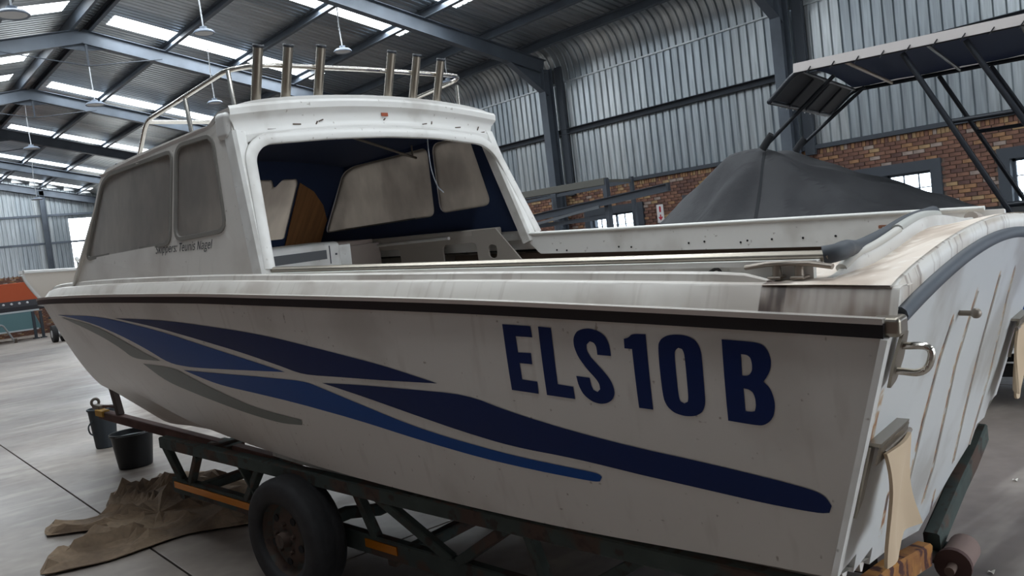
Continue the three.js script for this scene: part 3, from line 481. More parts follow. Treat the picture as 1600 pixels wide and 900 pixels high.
  M('ring', sweep(bend([onT(-1.1, 1.235, 0.01), onT(-1.1, 1.24, 0.095), onT(-1.1, 1.165, 0.095), onT(-1.1, 1.17, 0.01)], 0.05, 8), round(0.0095, 10), V3(1, 0, 0), { crease: 1.2 }), chrome, eye);

  // trim-tab brackets with worn beige flaps, one on each side
  for (const sg of [-1, 1]) {
    const f = G('trim_tab', boat), T = (t) => sg * t;
    M('bracket_plate', [bentPlate([[T(1.12), 0.975], [T(0.86), 0.975], [T(0.86), 0.965], [T(1.12), 0.965]], [], 0.034, (t, h, d) => onT(t, h, d), 0), bentPlate([[T(1.12), 0.965], [T(0.86), 0.965], [T(0.86), 0.92], [T(1.12), 0.915]], [], 0.006, (t, h, d) => onT(t, h, d + 0.03), 0), bentPlate([[T(1.13), 0.965], [T(1.09), 0.965], [T(1.075), 0.8], [T(1.1), 0.75]], [], 0.014, (t, h, d) => onT(t, h, d), 0)], chromeDull, f);
    M('flap', slab(12, 16, (u, v) => { const t = T(lerp(1.1, 0.88, u) - 0.07 * v - 0.012 * Math.sin(6 * v + 1)), h = 0.94 - 0.29 * v - 0.06 * smooth(0.6, 0.35, u) * smooth(0.3, 1, v), o = 0.038 + 0.07 * v + 0.012 * Math.sin(u * 7) * v + 0.01 * Math.sin(u * 3 + v * 4); const p = onT(t, h, o); return [p.x, p.y, p.z]; }, 0.01), std(0xc9b397, 0.75), f);
    M('hinge_pin', bar(onT(T(1.07), 0.935, 0.036), onT(T(0.83), 0.935, 0.036), round(0.008, 8)), bronze, f);
  }

  // rubbing strake: black rubber with a bright metal insert, round the sides and over the stern
  const sideLine = (sg, out, dh, a = 0, b = LEN) => { const p = []; for (let i = 0; i <= 60; i++) { const s = lerp(a, b, i / 60); p.push(B(s, sg * (halfBeam(s) + out), rubH(s) + dh)); } return p; };
  for (const sg of [-1, 1]) {
    const r = M('rubbing_strake', sweep(sideLine(sg, 0.012, -0.006), [[-0.016, -0.02], [0.016, -0.016], [0.02, 0.0], [0.014, 0.014], [-0.016, 0.018]].map(([a, b]) => [-sg * -a, b])), blackGloss, boat);
    M('metal_insert', sweep(sideLine(sg, 0.012, 0.016), [[-0.02, -0.007], [0.012, -0.007], [0.016, 0.002], [0.006, 0.008], [-0.02, 0.008]].map(([a, b]) => [-sg * -a, b])), std(0xd2cec8, 0.3, 0.6), r);
  }
  const archPts = []; for (let i = 0; i <= 40; i++) { const t = lerp(-1.13, 1.13, i / 40); archPts.push(B(-0.012, t, arch(t) + 0.004)); }
  M('stern_fender', sweep(archPts, round(0.021, 10).map(([a, b]) => [a, b * 1.15]), V3(0, 1, 0), { crease: 1.2 }), std(0x4a5058, 0.55), boat);
  for (const sg of [-1, 1]) M('corner_cap', box(0.075, 0.05, 0.07, sg * 1.175, 1.302, 0.0, 0.012), chromeDull, boat);

  // side decks: moulded face, bright arris, low lip, inner flange; profile given as distance in from the edge and height
  const texSide = picture(2048, 64, 8, 1, (u, v) => { const s = u * 8, a = fbm(u, v, 40, 4, 4, 221), b = fbm(u, v, 420, 2, 3, 223), n = fbm(u, v, 90, 5, 4, 227), f = fbm(u, v, 700, 6, 2, 229); let c = mixc([208, 203, 196], [182, 174, 166], smooth(0.42, 0.75, a)); c = mixc(c, [158, 148, 139], smooth(0.6, 0.85, b) * 0.3); if (s < 0.34) c = mixc(c, [108, 92, 82], clamp(0.35 + 0.55 * smooth(0.3, 0.7, n) + 0.3 * (f - 0.5))); if (s > 0.27 && s < 0.34) c = mixc(c, [62, 50, 45], smooth(0.3, 0.6, n + 0.25 * (f - 0.5)) * 0.85); return c; });
  const sideMat = phys({ color: 0xffffff, map: texSide, roughness: 0.42, clearcoat: 0.2, clearcoatRoughness: 0.35 });
  for (const sg of [-1, 1]) {
    const prof = (s) => { const e = deckEdgeH(s), lip = 0.027 * smooth(0.3, 0.44, s), r = rubH(s); return [[0.006, r + 0.012], [0.022, r + 0.02], [0.052, e - 0.008], [0.058, e - 0.002], [0.066, e], [0.085, e + 0.001], [0.092, e + lip * 0.8], [0.1, e + lip], [0.112, e + lip], [0.122, e + lip * 0.3 - 0.004], [0.135, e - 0.006], [0.185, e - 0.006]]; };
    const face = grid(90, 11, (a, v) => { const s = -0.02 + a * (LEN - 0.12), o = prof(s)[Math.round(v * 11)], hb = Math.max(0.0, halfBeam(s) - o[0]); return [sg * hb, o[1], -s, s, v]; });
    M('side_deck', Object.assign(toCreasedNormals(face, 0.5), { userData: { ownUV: true } }), sideMat, boat);
    // inner coaming: a board along the cockpit, holes where the cushions were screwed on
    M('coaming_board', bentPlate(roundPoly([[sg < 0 ? 0.24 : 0.12, 1.305], [2.82, 1.33], [2.9, 1.4], [2.9, 1.455], [sg < 0 ? 0.24 : 0.12, 1.455]], 0.01), [], 0.022, (s, h, d) => B(s, sg * (1.0 + d), h), 0.6), gelClean, boat);
    M('coaming_top', box(0.05, 0.016, 2.68, sg * 1.024, 1.448, -1.56), gelClean, boat);
    M('coaming_trim', sweep([B(0.2, sg * 1.0, 1.463), B(1.5, sg * 1.0, 1.465), B(2.92, sg * 1.0, 1.466)], sg < 0 ? round(0.021, 12).map(([a, b]) => [a, b * 0.75]) : round(0.012, 10), V3(0, 1, 0), { crease: 1.2 }), sg < 0 ? chromeDull : std(0xd8d8d4, 0.4), boat);
    for (const [s, h] of [[2.68, 1.35], [2.6, 1.345], [2.2, 1.355], [2.11, 1.35], [1.72, 1.36], [1.62, 1.365], [1.4, 1.352], [1.36, 1.36], [1.22, 1.362], [1.05, 1.362], [0.88, 1.365], [0.66, 1.362]]) M('screw_hole', at(new THREE.CylinderGeometry(0.006, 0.006, 0.004, 8).rotateZ(Math.PI / 2), sg * 0.999, h, -s), seamDark, boat);
  }
  M('socket_strip', [box(0.006, 0.008, 0.09, 0.998, 1.405, -0.62), box(0.008, 0.014, 0.014, 0.997, 1.4, -0.66), box(0.008, 0.014, 0.014, 0.997, 1.405, -0.58)], std(0x8a5a44, 0.8), boat);
  M('fore_deck', grid(30, 16, (u, v) => { const s = lerp(4.4, LEN - 0.12, u), w = Math.max(0.0, halfBeam(s) - 0.17), t = lerp(-1, 1, v) * w; return [t, deckEdgeH(s) - 0.004 + 0.06 * (1 - (2 * v - 1) ** 2), -s]; }), gel, boat);
  M('bow_cap', at(new THREE.SphereGeometry(0.05, 16, 10).scale(1.6, 0.4, 1), 0, 1.235, -(LEN - 0.1)), gelClean, boat);

  // stern deck over the transom, with the swooping upstand and fender capping
  const dOut = (t) => 1.394 + 0.088 * Math.pow(Math.cos(clamp(Math.abs(t) / 1.16) * Math.PI / 2), 0.75), dIn = (t) => 1.4 + 0.058 * smooth(0.75, 0.0, Math.abs(t)), upTop = (t) => dIn(t) + 0.04 * smooth(1.0, 0.72, Math.abs(t)) + 0.002;
  const sternMat = phys({ color: 0xffffff, map: picture(512, 128, 2.4, 0.6, (u, v) => { const a = fbm(u, v, 10, 4, 4, 231), b = fbm(u, v, 120, 3, 3, 233); return mixc(mixc([222, 219, 213], [196, 186, 174], smooth(0.45, 0.75, a)), [120, 104, 92], smooth(0.62, 0.8, b) * 0.6 * smooth(0.35, 0.7, a + 0.15)); }), roughness: 0.4 });
  M('stern_face', grid(48, 3, (u, v) => { const t = lerp(-1.16, 1.16, u), y0 = arch(t) + 0.02, y1 = dOut(t); return [t * (1 - 0.02 * v), [y0, lerp(y0, y1, 0.5), y1 - 0.006, y1][Math.round(v * 3)], [0.01, 0.012, 0.004, -0.006][Math.round(v * 3)]]; }), sternMat, boat);
  M('stern_deck', grid(48, 12, (u, v) => { const t = lerp(-1.15, 1.15, u); return [t, lerp(dOut(t), dIn(t), smooth(0, 0.55, v)) + 0.001, -lerp(0.0, 0.34, v)]; }), deckBeige, boat);
  const ups = []; for (let i = 0; i <= 48; i++) { const t = lerp(-1.0, 1.0, i / 48); ups.push(B(0.2, t, upTop(t) - 0.02)); }
  M('stern_upstand', sweep(ups, [[-0.016, -0.05], [0.024, -0.05], [0.018, 0.012], [0.01, 0.02], [-0.006, 0.02], [-0.014, 0.01]]), gelClean, boat);
  const capping = (a, b, mat, r, ds) => { const p = []; for (let i = 0; i <= 14; i++) { const t = lerp(a, b, i / 14); p.push(B(0.2 + ds, t, upTop(t) + 0.002)); } return M('upstand_capping', sweep(p, round(r, 10).map(([x, y]) => [x, y * 0.8]), V3(0, 1, 0), { crease: 1.2 }), mat, boat); };
  capping(-0.9, -0.34, std(0xbab8b2, 0.5), 0.016, 0.006); capping(-0.32, 0.2, std(0xa9aaa6, 0.5), 0.02, 0.012); capping(0.72, 1.0, std(0x9d948c, 0.6), 0.028, 0);
  M('rubber_sleeve', sweep(new THREE.CatmullRomCurve3([B(0.22, -1.0, 1.464), B(0.19, -0.985, 1.468), B(0.185, -0.93, 1.472), B(0.205, -0.84, 1.466), B(0.235, -0.65, 1.45), B(0.246, -0.35, 1.462), B(0.248, -0.05, 1.488), B(0.248, 0.3, 1.496)]).getPoints(40), round(0.026, 12), V3(0.1, 1, 0.05), { crease: 1.2 }), std(0x3a3f46, 0.65), boat);
  M('well_panel', box(2.0, 0.62, 0.03, 0, 1.09, -0.36), gel, boat);

  // mooring cleats
  for (const sg of [-1, 1]) {
    const c = G('cleat', boat); c.position.set(sg * 1.055, 1.408, -0.3);
    M('horn', sweep([V3(0, 0.03, 0.125), V3(0, 0.04, 0.06), V3(0, 0.042, 0), V3(0, 0.04, -0.06), V3(0, 0.032, -0.125)], round(0.011, 10).map(([a, b]) => [a * 1.2, b * 0.7]), V3(0, 1, 0), { crease: 1.2 }), bronze, c);
    for (const z of [-0.032, 0.032]) M('post', cyl(0.014, 0.042, 0, 0.018, z, 12, 0.011), bronze, c);
    M('foot', [box(0.05, 0.008, 0.04, 0, 0.002, -0.034, 0.003), box(0.05, 0.008, 0.04, 0, 0.002, 0.034, 0.003)], bronze, c);
  }
  M('rope_end', pipe([B(0.66, -1.055, 1.415), B(0.56, -1.05, 1.42), B(0.52, -1.045, 1.436), B(0.5, -1.045, 1.41)], 0.005, 8), std(0x2c2a28, 0.8), boat);

  // cockpit lining
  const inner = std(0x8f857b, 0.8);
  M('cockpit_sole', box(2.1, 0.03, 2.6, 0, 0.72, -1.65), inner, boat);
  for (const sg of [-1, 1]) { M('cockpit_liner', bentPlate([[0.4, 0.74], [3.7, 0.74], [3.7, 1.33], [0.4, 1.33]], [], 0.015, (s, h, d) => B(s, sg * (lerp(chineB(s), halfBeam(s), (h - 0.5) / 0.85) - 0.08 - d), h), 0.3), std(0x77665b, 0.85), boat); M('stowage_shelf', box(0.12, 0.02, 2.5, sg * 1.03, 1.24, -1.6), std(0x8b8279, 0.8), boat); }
}

// ---------- cabin ----------
{
  const cabin = G('cabin', boat), wall = (h, s) => 1.06 - 0.1125 * (h - 1.45) - 0.07 * Math.pow(clamp((s - 3.9) / 1.1), 2), aft = (h) => 2.9 + 0.33 * (h - 1.45);
  const roofEdge = table([[3.0, 2.245], [3.2, 2.236], [3.53, 2.209], [4.19, 2.145], [4.65, 2.098]]);
  const outline = [[aft(1.36), 1.36], [5.26, 1.34], [5.18, 1.45], [5.08, 1.62], [4.78, 2.03], [4.71, 2.095], [4.62, 2.12], [4.19, 2.158], [3.53, 2.215], [aft(2.236), 2.24]];
  const win1 = roundPoly([[5.04, 1.57], [4.71, 2.035], [4.58, 2.08], [3.745, 2.135], [3.79, 1.635]], 0.06), win2 = roundPoly([[3.7, 2.155], [3.325, 2.172], [3.215, 1.68], [3.735, 1.65]], 0.075);
  const grow = (poly, d) => { const cx = poly.reduce((a, p) => a + p[0], 0) / poly.length, cy = poly.reduce((a, p) => a + p[1], 0) / poly.length; return poly.map(([x, y]) => { const l = Math.hypot(x - cx, y - cy); return [x + (x - cx) / l * d, y + (y - cy) / l * d]; }); };
  for (const sg of [-1, 1]) {
    const P = (s, h, d) => B(s, sg * (wall(h, s) - d), h);
    const side = M('cabin_side', bentPlate(outline, [win1, win2], 0.022, P, 0.16), sg < 0 ? gel : gelClean, cabin);
    const liner = M('side_lining', bentPlate([[aft(1.49) + 0.04, 1.49], [5.16, 1.47], [5.08, 1.6], [4.77, 2.03], [4.7, 2.09], [4.6, 2.113], [4.19, 2.151], [3.53, 2.205], [3.2, 2.225]], [win1, win2], 0.006, (s, h, d) => P(s, h, d + 0.024), 0.16), navy, cabin);
    for (const w of [win1, win2]) {
      const pane = M('window_pane', bentPlate(grow(w, 0.012), [], 0.005, (s, h, d) => P(s, h, d + 0.008), 0.16), glassDusty, cabin); pane.userData.label = 'dusty grey side window';
      const ring = w.map(([s, h]) => P(s, h, -0.002)); ring.push(ring[0].clone());
      M('window_seal', sweep(ring, [[-0.013, -0.006], [0.013, -0.006], [0.01, 0.005], [-0.01, 0.005]], V3(sg, 0.1, 0), { caps: false }), std(0x7d7a75, 0.7), cabin);
    }
    // lower inside lining with stowage cut-outs
    M('lower_lining', bentPlate([[aft(1.3) + 0.1, 1.02], [4.75, 1.1], [4.82, 1.2], [4.86, 1.46], [4.82, 1.46], [3.16, 1.52], [aft(1.3) + 0.1, 1.3]], [roundPoly([[4.5, 1.4], [4.15, 1.408], [4.14, 1.26], [4.5, 1.25]], 0.04), roundPoly([[3.69, 1.42], [3.35, 1.43], [3.34, 1.27], [3.68, 1.26]], 0.04), roundPoly([[3.24, 1.41], [3.16, 1.41], [3.16, 1.315], [3.24, 1.315]], 0.039)], 0.012, (s, h, d) => B(s, sg * (0.965 - 0.03 * smooth(4, 5, s) - d), h), 0.4), std(0xa8a199, 0.7), cabin);
    M('side_ledge', sweep([B(4.84, sg * 0.97, 1.462), B(3.16, sg * 0.985, 1.5)], rect(0.06, 0.05, 0.008)), std(0xb4aea6, 0.65), cabin);
    M('shelf_lip', sweep([B(4.45, sg * 0.93, 1.442), B(3.6, sg * 0.94, 1.47)], rect(0.03, 0.022, 0.006)), gelClean, cabin);
  }
  // windscreen: raked front with two panes
  const fs = (h) => 5.2 - 0.8 * (h - 1.45) , wfront = (h) => wall(h, fs(h));
  const wpane = [roundPoly([[-0.86, 1.58], [-0.05, 1.58], [-0.05, 2.06], [-0.8, 2.02]], 0.05), roundPoly([[0.03, 1.56], [0.58, 1.56], [0.53, 1.98], [0.51, 2.01], [0.38, 2.01], [0.33, 1.95], [0.29, 2.01], [0.03, 2.02]], 0.02)];
  M('windscreen_frame', bentPlate([[-1.02, 1.36], [1.02, 1.36], [0.95, 2.09], [-0.95, 2.09]], wpane, 0.022, (t, h, d) => B(fs(h) - d, t, h), 0.2), gel, cabin);
  M('front_lining', bentPlate([[-0.96, 1.5], [0.96, 1.5], [0.92, 2.15], [-0.9, 2.15]], wpane, 0.006, (t, h, d) => B(fs(h) - d - 0.024, t, h), 0.2), navy, cabin);
  M('plywood_panel', bentPlate([[0.6, 1.5], [0.96, 1.5], [0.95, 1.66], [0.84, 1.8], [0.7, 1.91], [0.54, 1.98]], [], 0.008, (t, h, d) => B(fs(h) - d - 0.034, t, h), 0.2), std(0xffffff, 0.8, 0, { map: texWood }), cabin);
  for (const w of wpane) M('windscreen_pane', bentPlate(grow(w, 0.012), [], 0.005, (t, h, d) => B(fs(h) - d - 0.008, t, h), 0.2), glassDusty, cabin);

  // roof: crowned slab that hangs over the cockpit opening
  const crown = (t) => 0.066 * (1 - t * t), W = (s) => wall(roofEdge(s), s) + 0.008;
  const top = (s, a) => { const e = Math.pow(Math.abs(a), 12); return B(s, a * (W(s) - 0.006), roofEdge(s) + 0.006 + 0.044 * smooth(3.36, 3.24, s) * (1 - 0.3 * e) + (crown(a) + 0.026) * (1 - 0.75 * e * smooth(3.2, 3.4, s)) - 0.026 - 0.01 * e); };
  const roof = M('roof', slab(40, 48, (u, v) => { const p = top(lerp(3.12, 4.73, u), lerp(-1, 1, v)); return [p.x, p.y, p.z]; }, 0.02), gelClean, cabin);
  M('headliner', grid(16, 20, (u, v) => { const s = lerp(3.16, 4.7, u), a = lerp(-1, 1, v), p = B(s, a * (W(s) - 0.03), roofEdge(s) - 0.02 + 0.9 * crown(a)); return [p.x, p.y, p.z]; }), navy, cabin);
  // moulded lintel under the slab: slab edge, cove, flange
  const lint = [[3.115, 0.05], [3.105, 0.035], [3.106, 0.004], [3.112, -0.003], [3.122, -0.014], [3.13, -0.034], [3.132, -0.06], [3.128, -0.082], [3.12, -0.094], [3.117, -0.1], [3.117, -0.136], [3.122, -0.142], [3.19, -0.142]];
  M('door_lintel', Object.assign(toCreasedNormals(grid(40, lint.length - 1, (u, v) => { const a = lerp(-1, 1, u), [s, d] = lint[Math.round(v * (lint.length - 1))], t = a * lerp(1.0, 0.97, smooth(0, -0.05, d)) * 1.0, p = B(s, t, 2.24 + d + crown(a)); return [p.x, p.y, p.z]; }), 0.45)), gelClean, cabin);
  for (const sg of [-1, 1]) {
    const pts = [1.42, 1.6, 1.8, 2.0, 2.16].map((h) => B(aft(h) + 0.02, sg * (wall(h, 3) - 0.03), h));
    M('door_post', sweep(pts, [[-0.04, -0.045], [0.045, -0.045], [0.045, 0.02], [0.03, 0.035], [-0.02, 0.035], [-0.035, 0.02]].map(([a, b]) => [a * sg, b]), V3(0, 0, 1)), gelClean, cabin);
    M('roof_corner', box(0.09, 0.14, 0.12, sg * 0.955, 2.2, -3.21, 0.03), gelClean, cabin);
  }
  const fr = bend([B(2.895, -1.02, 1.47), B(aft(2.05) - 0.02, -0.935, 2.05), B(3.1, -0.84, 2.125), B(3.1, -0.42, 2.152), B(3.1, 0, 2.163), B(3.1, 0.42, 2.152), B(3.1, 0.84, 2.11), B(aft(2.05) - 0.02, 0.945, 2.03), B(2.895, 1.09, 1.47)], 0.1, 6);
  M('door_frame', sweep(fr, [[-0.03, -0.012], [0.03, -0.012], [0.03, 0.006], [0.02, 0.014], [-0.02, 0.014], [-0.03, 0.006]], V3(0, 0.3, 1).normalize()), gelClean, cabin);
  // inside: dash, console, loose rod, cable
  M('dash_shelf', box(1.86, 0.03, 0.74, 0, 1.485, -4.8), std(0x9a8a82, 0.8), cabin);
  M('dash_front', box(1.9, 0.5, 0.02, 0, 1.22, -4.38), std(0x8e817a, 0.8), cabin);
  const con = M('helm_console', box(0.62, 0.6, 0.3, -0.1, 1.235, -4.05, 0.035), gelClean, cabin);
  M('instrument_slot', box(0.44, 0.06, 0.012, -0.14, 1.455, -3.9), std(0x54565a, 0.6), con);
  M('switch_plate', [box(0.012, 0.012, 0.006, 0.16, 1.45, -3.897), box(0.006, 0.12, 0.004, 0.11, 1.45, -3.899)], darkTrim, con);
  M('bulkhead_panel', box(0.2, 0.7, 0.02, 0.34, 1.15, -4.1, 0.005), gelClean, cabin);
  M('ceiling_rod', bar(B(3.42, -0.1, 2.2), B(3.75, 0.84, 2.062), round(0.01, 8)), chromeDull, cabin);
  M('rod_clip', bar(B(3.74, 0.8, 2.07), B(3.74, 0.8, 2.15), rect(0.012, 0.006)), chromeDull, cabin);
  M('hanging_cable', pipe([B(3.28, 0.52, 2.22), B(3.32, 0.55, 2.09), B(3.36, 0.6, 1.95), B(3.38, 0.66, 1.84), B(3.4, 0.73, 1.797)], 0.004, 6), std(0xaab2bd, 0.5), cabin);
  // lettering under the side windows
  const font = await new FontLoader().loadAsync('fonts/droid/droid_sans_regular.typeface.json');
  const shapes = font.generateShapes('Skippers: Teunis Nagel', 0.052), tg = refine(new THREE.ShapeGeometry(shapes, 3), 0.2), p = tg.attributes.position; tg.computeBoundingBox();
  const wid = tg.boundingBox.max.x - tg.boundingBox.min.x;
  for (let i = 0; i < p.count; i++) { const x = p.getX(i) / wid, y = p.getY(i), s = 3.965 - x * 0.6 - y * 0.22, h = 1.583 + y * 0.85 + x * 0.01, q = B(s, -(wall(h, s) + 0.0016), h); p.setXYZ(i, q.x, q.y, q.z); }
  tg.computeVertexNormals(); M('skipper_lettering', tg, std(0x2a3038, 0.6), cabin).userData.label = 'dark slanted lettering under the side windows';
  // scuffs and old screw marks on the lintel
  for (const [t, d, l, k] of [[-0.62, -0.075, 0.05, 0], [-0.47, -0.085, 0.03, 1.2], [-0.45, -0.07, 0.035, 0.5], [0.02, -0.07, 0.02, 0.9], [0.33, -0.085, 0.04, 0.2], [0.41, -0.08, 0.03, 1.4], [0.62, -0.085, 0.05, 0.1], [0.83, -0.08, 0.04, 1.2], [0.85, -0.095, 0.05, 0.2], [-0.78, -0.09, 0.05, 0.1]]) { const y = 2.24 + d + crown(t), a = B(3.126, t, y), b = B(3.126, t + l * Math.cos(k), y + 0.6 * l * Math.sin(k)); M('scuff', bar(a, b, rect(0.006, 0.004), V3(0, 0, 1)), std(0x5a4c42, 0.9), cabin); }
  M('rust_patch', box(0.05, 0.02, 0.003, 0.03, 2.268, -3.125), std(0x9a5038, 0.9), cabin);

  // roof rail and rod holders
  const rail = G('roof_rail', boat), T = (pts, r = 0.0135) => tubeBent(pts.map((q) => B(...q)), r, 0.07);
  const loop = [[4.42, -0.84, 2.17], [4.25, -0.85, 2.365], [3.76, -0.86, 2.435], [3.3, -0.86, 2.505], [3.17, -0.74, 2.515], [3.16, 0, 2.53], [3.17, 0.74, 2.535], [3.3, 0.86, 2.535], [3.76, 0.86, 2.47], [4.25, 0.85, 2.4], [4.42, 0.84, 2.2]];
  M('hoop', T(loop), chrome, rail);
  M('front_bar', T([[4.25, -0.85, 2.36], [4.25, 0, 2.37], [4.25, 0.85, 2.395]]), chrome, rail);
  for (const sg of [-1, 1]) for (const [s, h] of [[3.76, 2.43], [3.3, 2.5]]) { M('stanchion', bar(B(s, sg * 0.86, h), B(s - 0.01, sg * 0.85, h - 0.22), round(0.0125, 10)), chrome, rail); M('foot_flange', at(new THREE.CylinderGeometry(0.028, 0.03, 0.008, 14), ...B(s - 0.01, sg * 0.85, h - 0.22).toArray()), chrome, rail); }
  for (const t of [-0.78, -0.595, -0.38, 0.135, 0.34, 0.545]) {
    const h0 = 2.262 + crown(t), a = B(3.215, t, h0), b = B(3.12, t, h0 + 0.315), d = b.clone().sub(a), L = d.length(), g = G('rod_holder', boat); g.position.copy(a); g.quaternion.setFromUnitVectors(V3(0, 1, 0), d.normalize());
    M('tube', new THREE.LatheGeometry([[0.0255, 0], [0.0255, L], [0.022, L], [0.022, 0.02]].map(([x, y]) => new THREE.Vector2(x, y)), 20), chromeDull, g);
    M('rim_collar', new THREE.LatheGeometry([[0.0265, L - 0.012], [0.029, L - 0.006], [0.0285, L + 0.003], [0.021, L + 0.003], [0.021, L - 0.01]].map(([x, y]) => new THREE.Vector2(x, y)), 20), std(0x2b2f36, 0.5), g);
    M('weld_foot', at(new THREE.CylinderGeometry(0.03, 0.036, 0.02, 16), 0, 0.01, 0), chromeDull, g);
  }
}

// ---------- trailer under the cabin boat (same frame) ----------
{
  const tr = G('boat_trailer', null, boat.position.toArray()); tr.rotation.copy(boat.rotation);
  tag(tr, 'rusty grey-green boat trailer with lattice sides under the white cabin boat', 'trailer');
  const tube = rect(0.06, 0.07, 0.006), small = rect(0.045, 0.045, 0.005);
  for (const sg of [-1, 1]) {
    M('upper_rail', sweep([B(sg < 0 ? 0.25 : 0.45, sg * 0.98, 0.448), B(2.2, sg * 0.98, 0.43), B(4.38, sg * 0.95, 0.41)], tube), rusty, tr);
    const lower = M('lower_rail', sweep([B(0.6, sg * 0.87, 0.1), B(2.5, sg * 0.87, 0.103), B(4.45, sg * 0.87, 0.105)], rect(0.05, 0.1, 0.006)), rusty, tr);
    for (const [s, h, s2] of [[4.33, 0.39, 4.36], [3.95, 0.39, 4.25], [3.5, 0.4, 3.47], [3.3, 0.4, 3.62], [2.49, 0.405, 2.49], [2.35, 0.405, 1.98], [1.53, 0.41, 1.93], [1.44, 0.41, 1.43], [0.9, 0.42, 1.3], [0.66, 0.42, 0.66]]) M('brace', bar(B(s, sg * 0.96, h), B(s2, sg * 0.87, 0.14), small), rusty, tr);
    const amber = std(0xc87a12, 0.25, 0.3);
    for (const [a, b] of [[4.42, 3.56], [2.55, 2.32], [1.2, 0.9]]) M('amber_reflector', bar(B(a, sg * 0.898, 0.112), B(b, sg * 0.898, 0.112), rect(0.006, 0.042)), amber, lower);
    const wheel = G('wheel', tr); wheel.position.copy(B(2.93, sg * 1.03, 0.125)); wheel.rotation.z = -Math.PI / 2 * sg; // local y points outwards
    M('tyre', new THREE.LatheGeometry([[0.185, -0.085], [0.22, -0.1], [0.27, -0.102], [0.296, -0.085], [0.306, -0.06], [0.308, -0.02], [0.301, -0.014], [0.308, -0.008], [0.308, 0.04], [0.301, 0.046], [0.306, 0.06], [0.296, 0.085], [0.27, 0.102], [0.22, 0.1], [0.185, 0.085], [0.185, -0.085]].map(([x, y]) => new THREE.Vector2(x, y)), 48), rubber, wheel);
    const rim = M('rim', new THREE.LatheGeometry([[0.19, 0.085], [0.18, 0.06], [0.165, 0.03], [0.14, 0.045], [0.09, 0.06], [0.05, 0.055], [0.0, 0.055], [0, 0.02], [0.19, -0.08]].map(([x, y]) => new THREE.Vector2(x, y)), 36), rusty, wheel);
    M('hub_cap', at(new THREE.CylinderGeometry(0.035, 0.045, 0.05, 18), 0, 0.075, 0), rusty, rim);
    for (let k = 0; k < 5; k++) { const a = k * 2 * Math.PI / 5; M('wheel_nut', at(new THREE.CylinderGeometry(0.011, 0.011, 0.02, 6), 0.075 * Math.cos(a), 0.068, 0.075 * Math.sin(a)), rusty, rim); M('rim_hole', at(new THREE.CylinderGeometry(0.02, 0.02, 0.004, 14), 0.118 * Math.cos(a + 0.6), 0.056, 0.118 * Math.sin(a + 0.6)), seamDark, rim); }
    // V-shaped stern bunk arm
    const arm = M('stern_bunk_arm', sweep([B(0.24, sg * 0.97, 0.41), B(0.24, sg * 0.72, 0.35), B(0.24, sg * 0.5, 0.315), B(0.24, sg * 0.06, 0.215)], rect(0.06, 0.09, 0.008)), sg < 0 ? rustGold : rusty, tr); arm.userData.label = sg < 0 ? 'rust and ochre stern arm' : 'teal painted stern arm';
    M('bunk_pad', sweep([B(0.3, sg * 0.45, 0.32), B(2.5, sg * 0.45, 0.225)], rect(0.08, 0.05, 0.006)), std(0x2a2520, 0.9), tr);
  }
  M('axle', sweep([B(2.93, -0.95, 0.125), B(2.93, -0.7, 0.125), B(2.93, -0.5, 0.07), B(2.93, 0.5, 0.07), B(2.93, 0.7, 0.125), B(2.93, 0.95, 0.125)], rect(0.06, 0.06, 0.006)), rusty, tr);
  for (const s of [1.0, 2.4, 4.4]) M('cross_member', bar(B(s, -0.87, 0.04), B(s, 0.87, 0.04), rect(0.06, 0.06, 0.006)), rusty, tr);
  M('draw_bar', sweep([B(4.4, 0, -0.04), B(7.55, 0, 0.03)], rect(0.08, 0.08, 0.008)), std(0xffffff, 0.85, 0.05, { map: picture(256, 128, 1, 0.5, (u, v) => mixc([104, 76, 70], [72, 50, 46], fbm(u, v, 10, 6, 4, 301))) }), tr);
  M('marker_block', box(0.075, 0.06, 0.16, -0.02, 0.05, -7.5, 0.006), std(0xb98e3e, 0.7), tr);
  const hitch = M('coupling', [box(0.06, 0.05, 0.16, 0, 0.09, -7.62, 0.012), at(new THREE.TorusGeometry(0.035, 0.014, 8, 18), 0, 0.13, -7.68)], std(0x7d766e, 0.6, 0.5), tr);
  M('lever', bar(B(7.5, 0, 0.11), B(7.2, 0.02, 0.13), round(0.014, 8)), std(0x5a4440, 0.8), hitch);
  M('winch_post', bar(B(7.16, 0, 0.06), B(7.25, 0, 0.34), rect(0.06, 0.06, 0.005)), std(0x4f4542, 0.8), tr);
  M('bow_rest', [box(0.5, 0.05, 0.08, 0, 0.02, -5.3, 0.01), box(0.16, 0.14, 0.3, 0, -0.05, -5.35, 0.01)], rusty, tr);
  const rl = G('keel_roller', tr);
  M('roller', sweep([B(0.15, 0.0, 0.17), B(0.15, 0.03, 0.17), B(0.15, 0.14, 0.17), B(0.15, 0.17, 0.17)].map((p) => p), round(0.058, 20), V3(0, 1, 0), { crease: 0.9 }), std(0x7b6862, 0.85), rl);
  M('roller_flange', at(new THREE.CylinderGeometry(0.066, 0.066, 0.024, 24).rotateZ(Math.PI / 2), ...B(0.15, -0.01, 0.17).toArray()), std(0x4a3532, 0.85), rl);
  M('roller_pin', at(new THREE.CylinderGeometry(0.018, 0.018, 0.31, 14).rotateZ(Math.PI / 2), ...B(0.15, 0.08, 0.17).toArray()), std(0x6b5a52, 0.6, 0.4), rl);
  M('roller_bracket', bar(B(0.28, 0.08, 0.18), B(0.15, 0.08, 0.165), rect(0.2, 0.012)), rusty, rl);
}

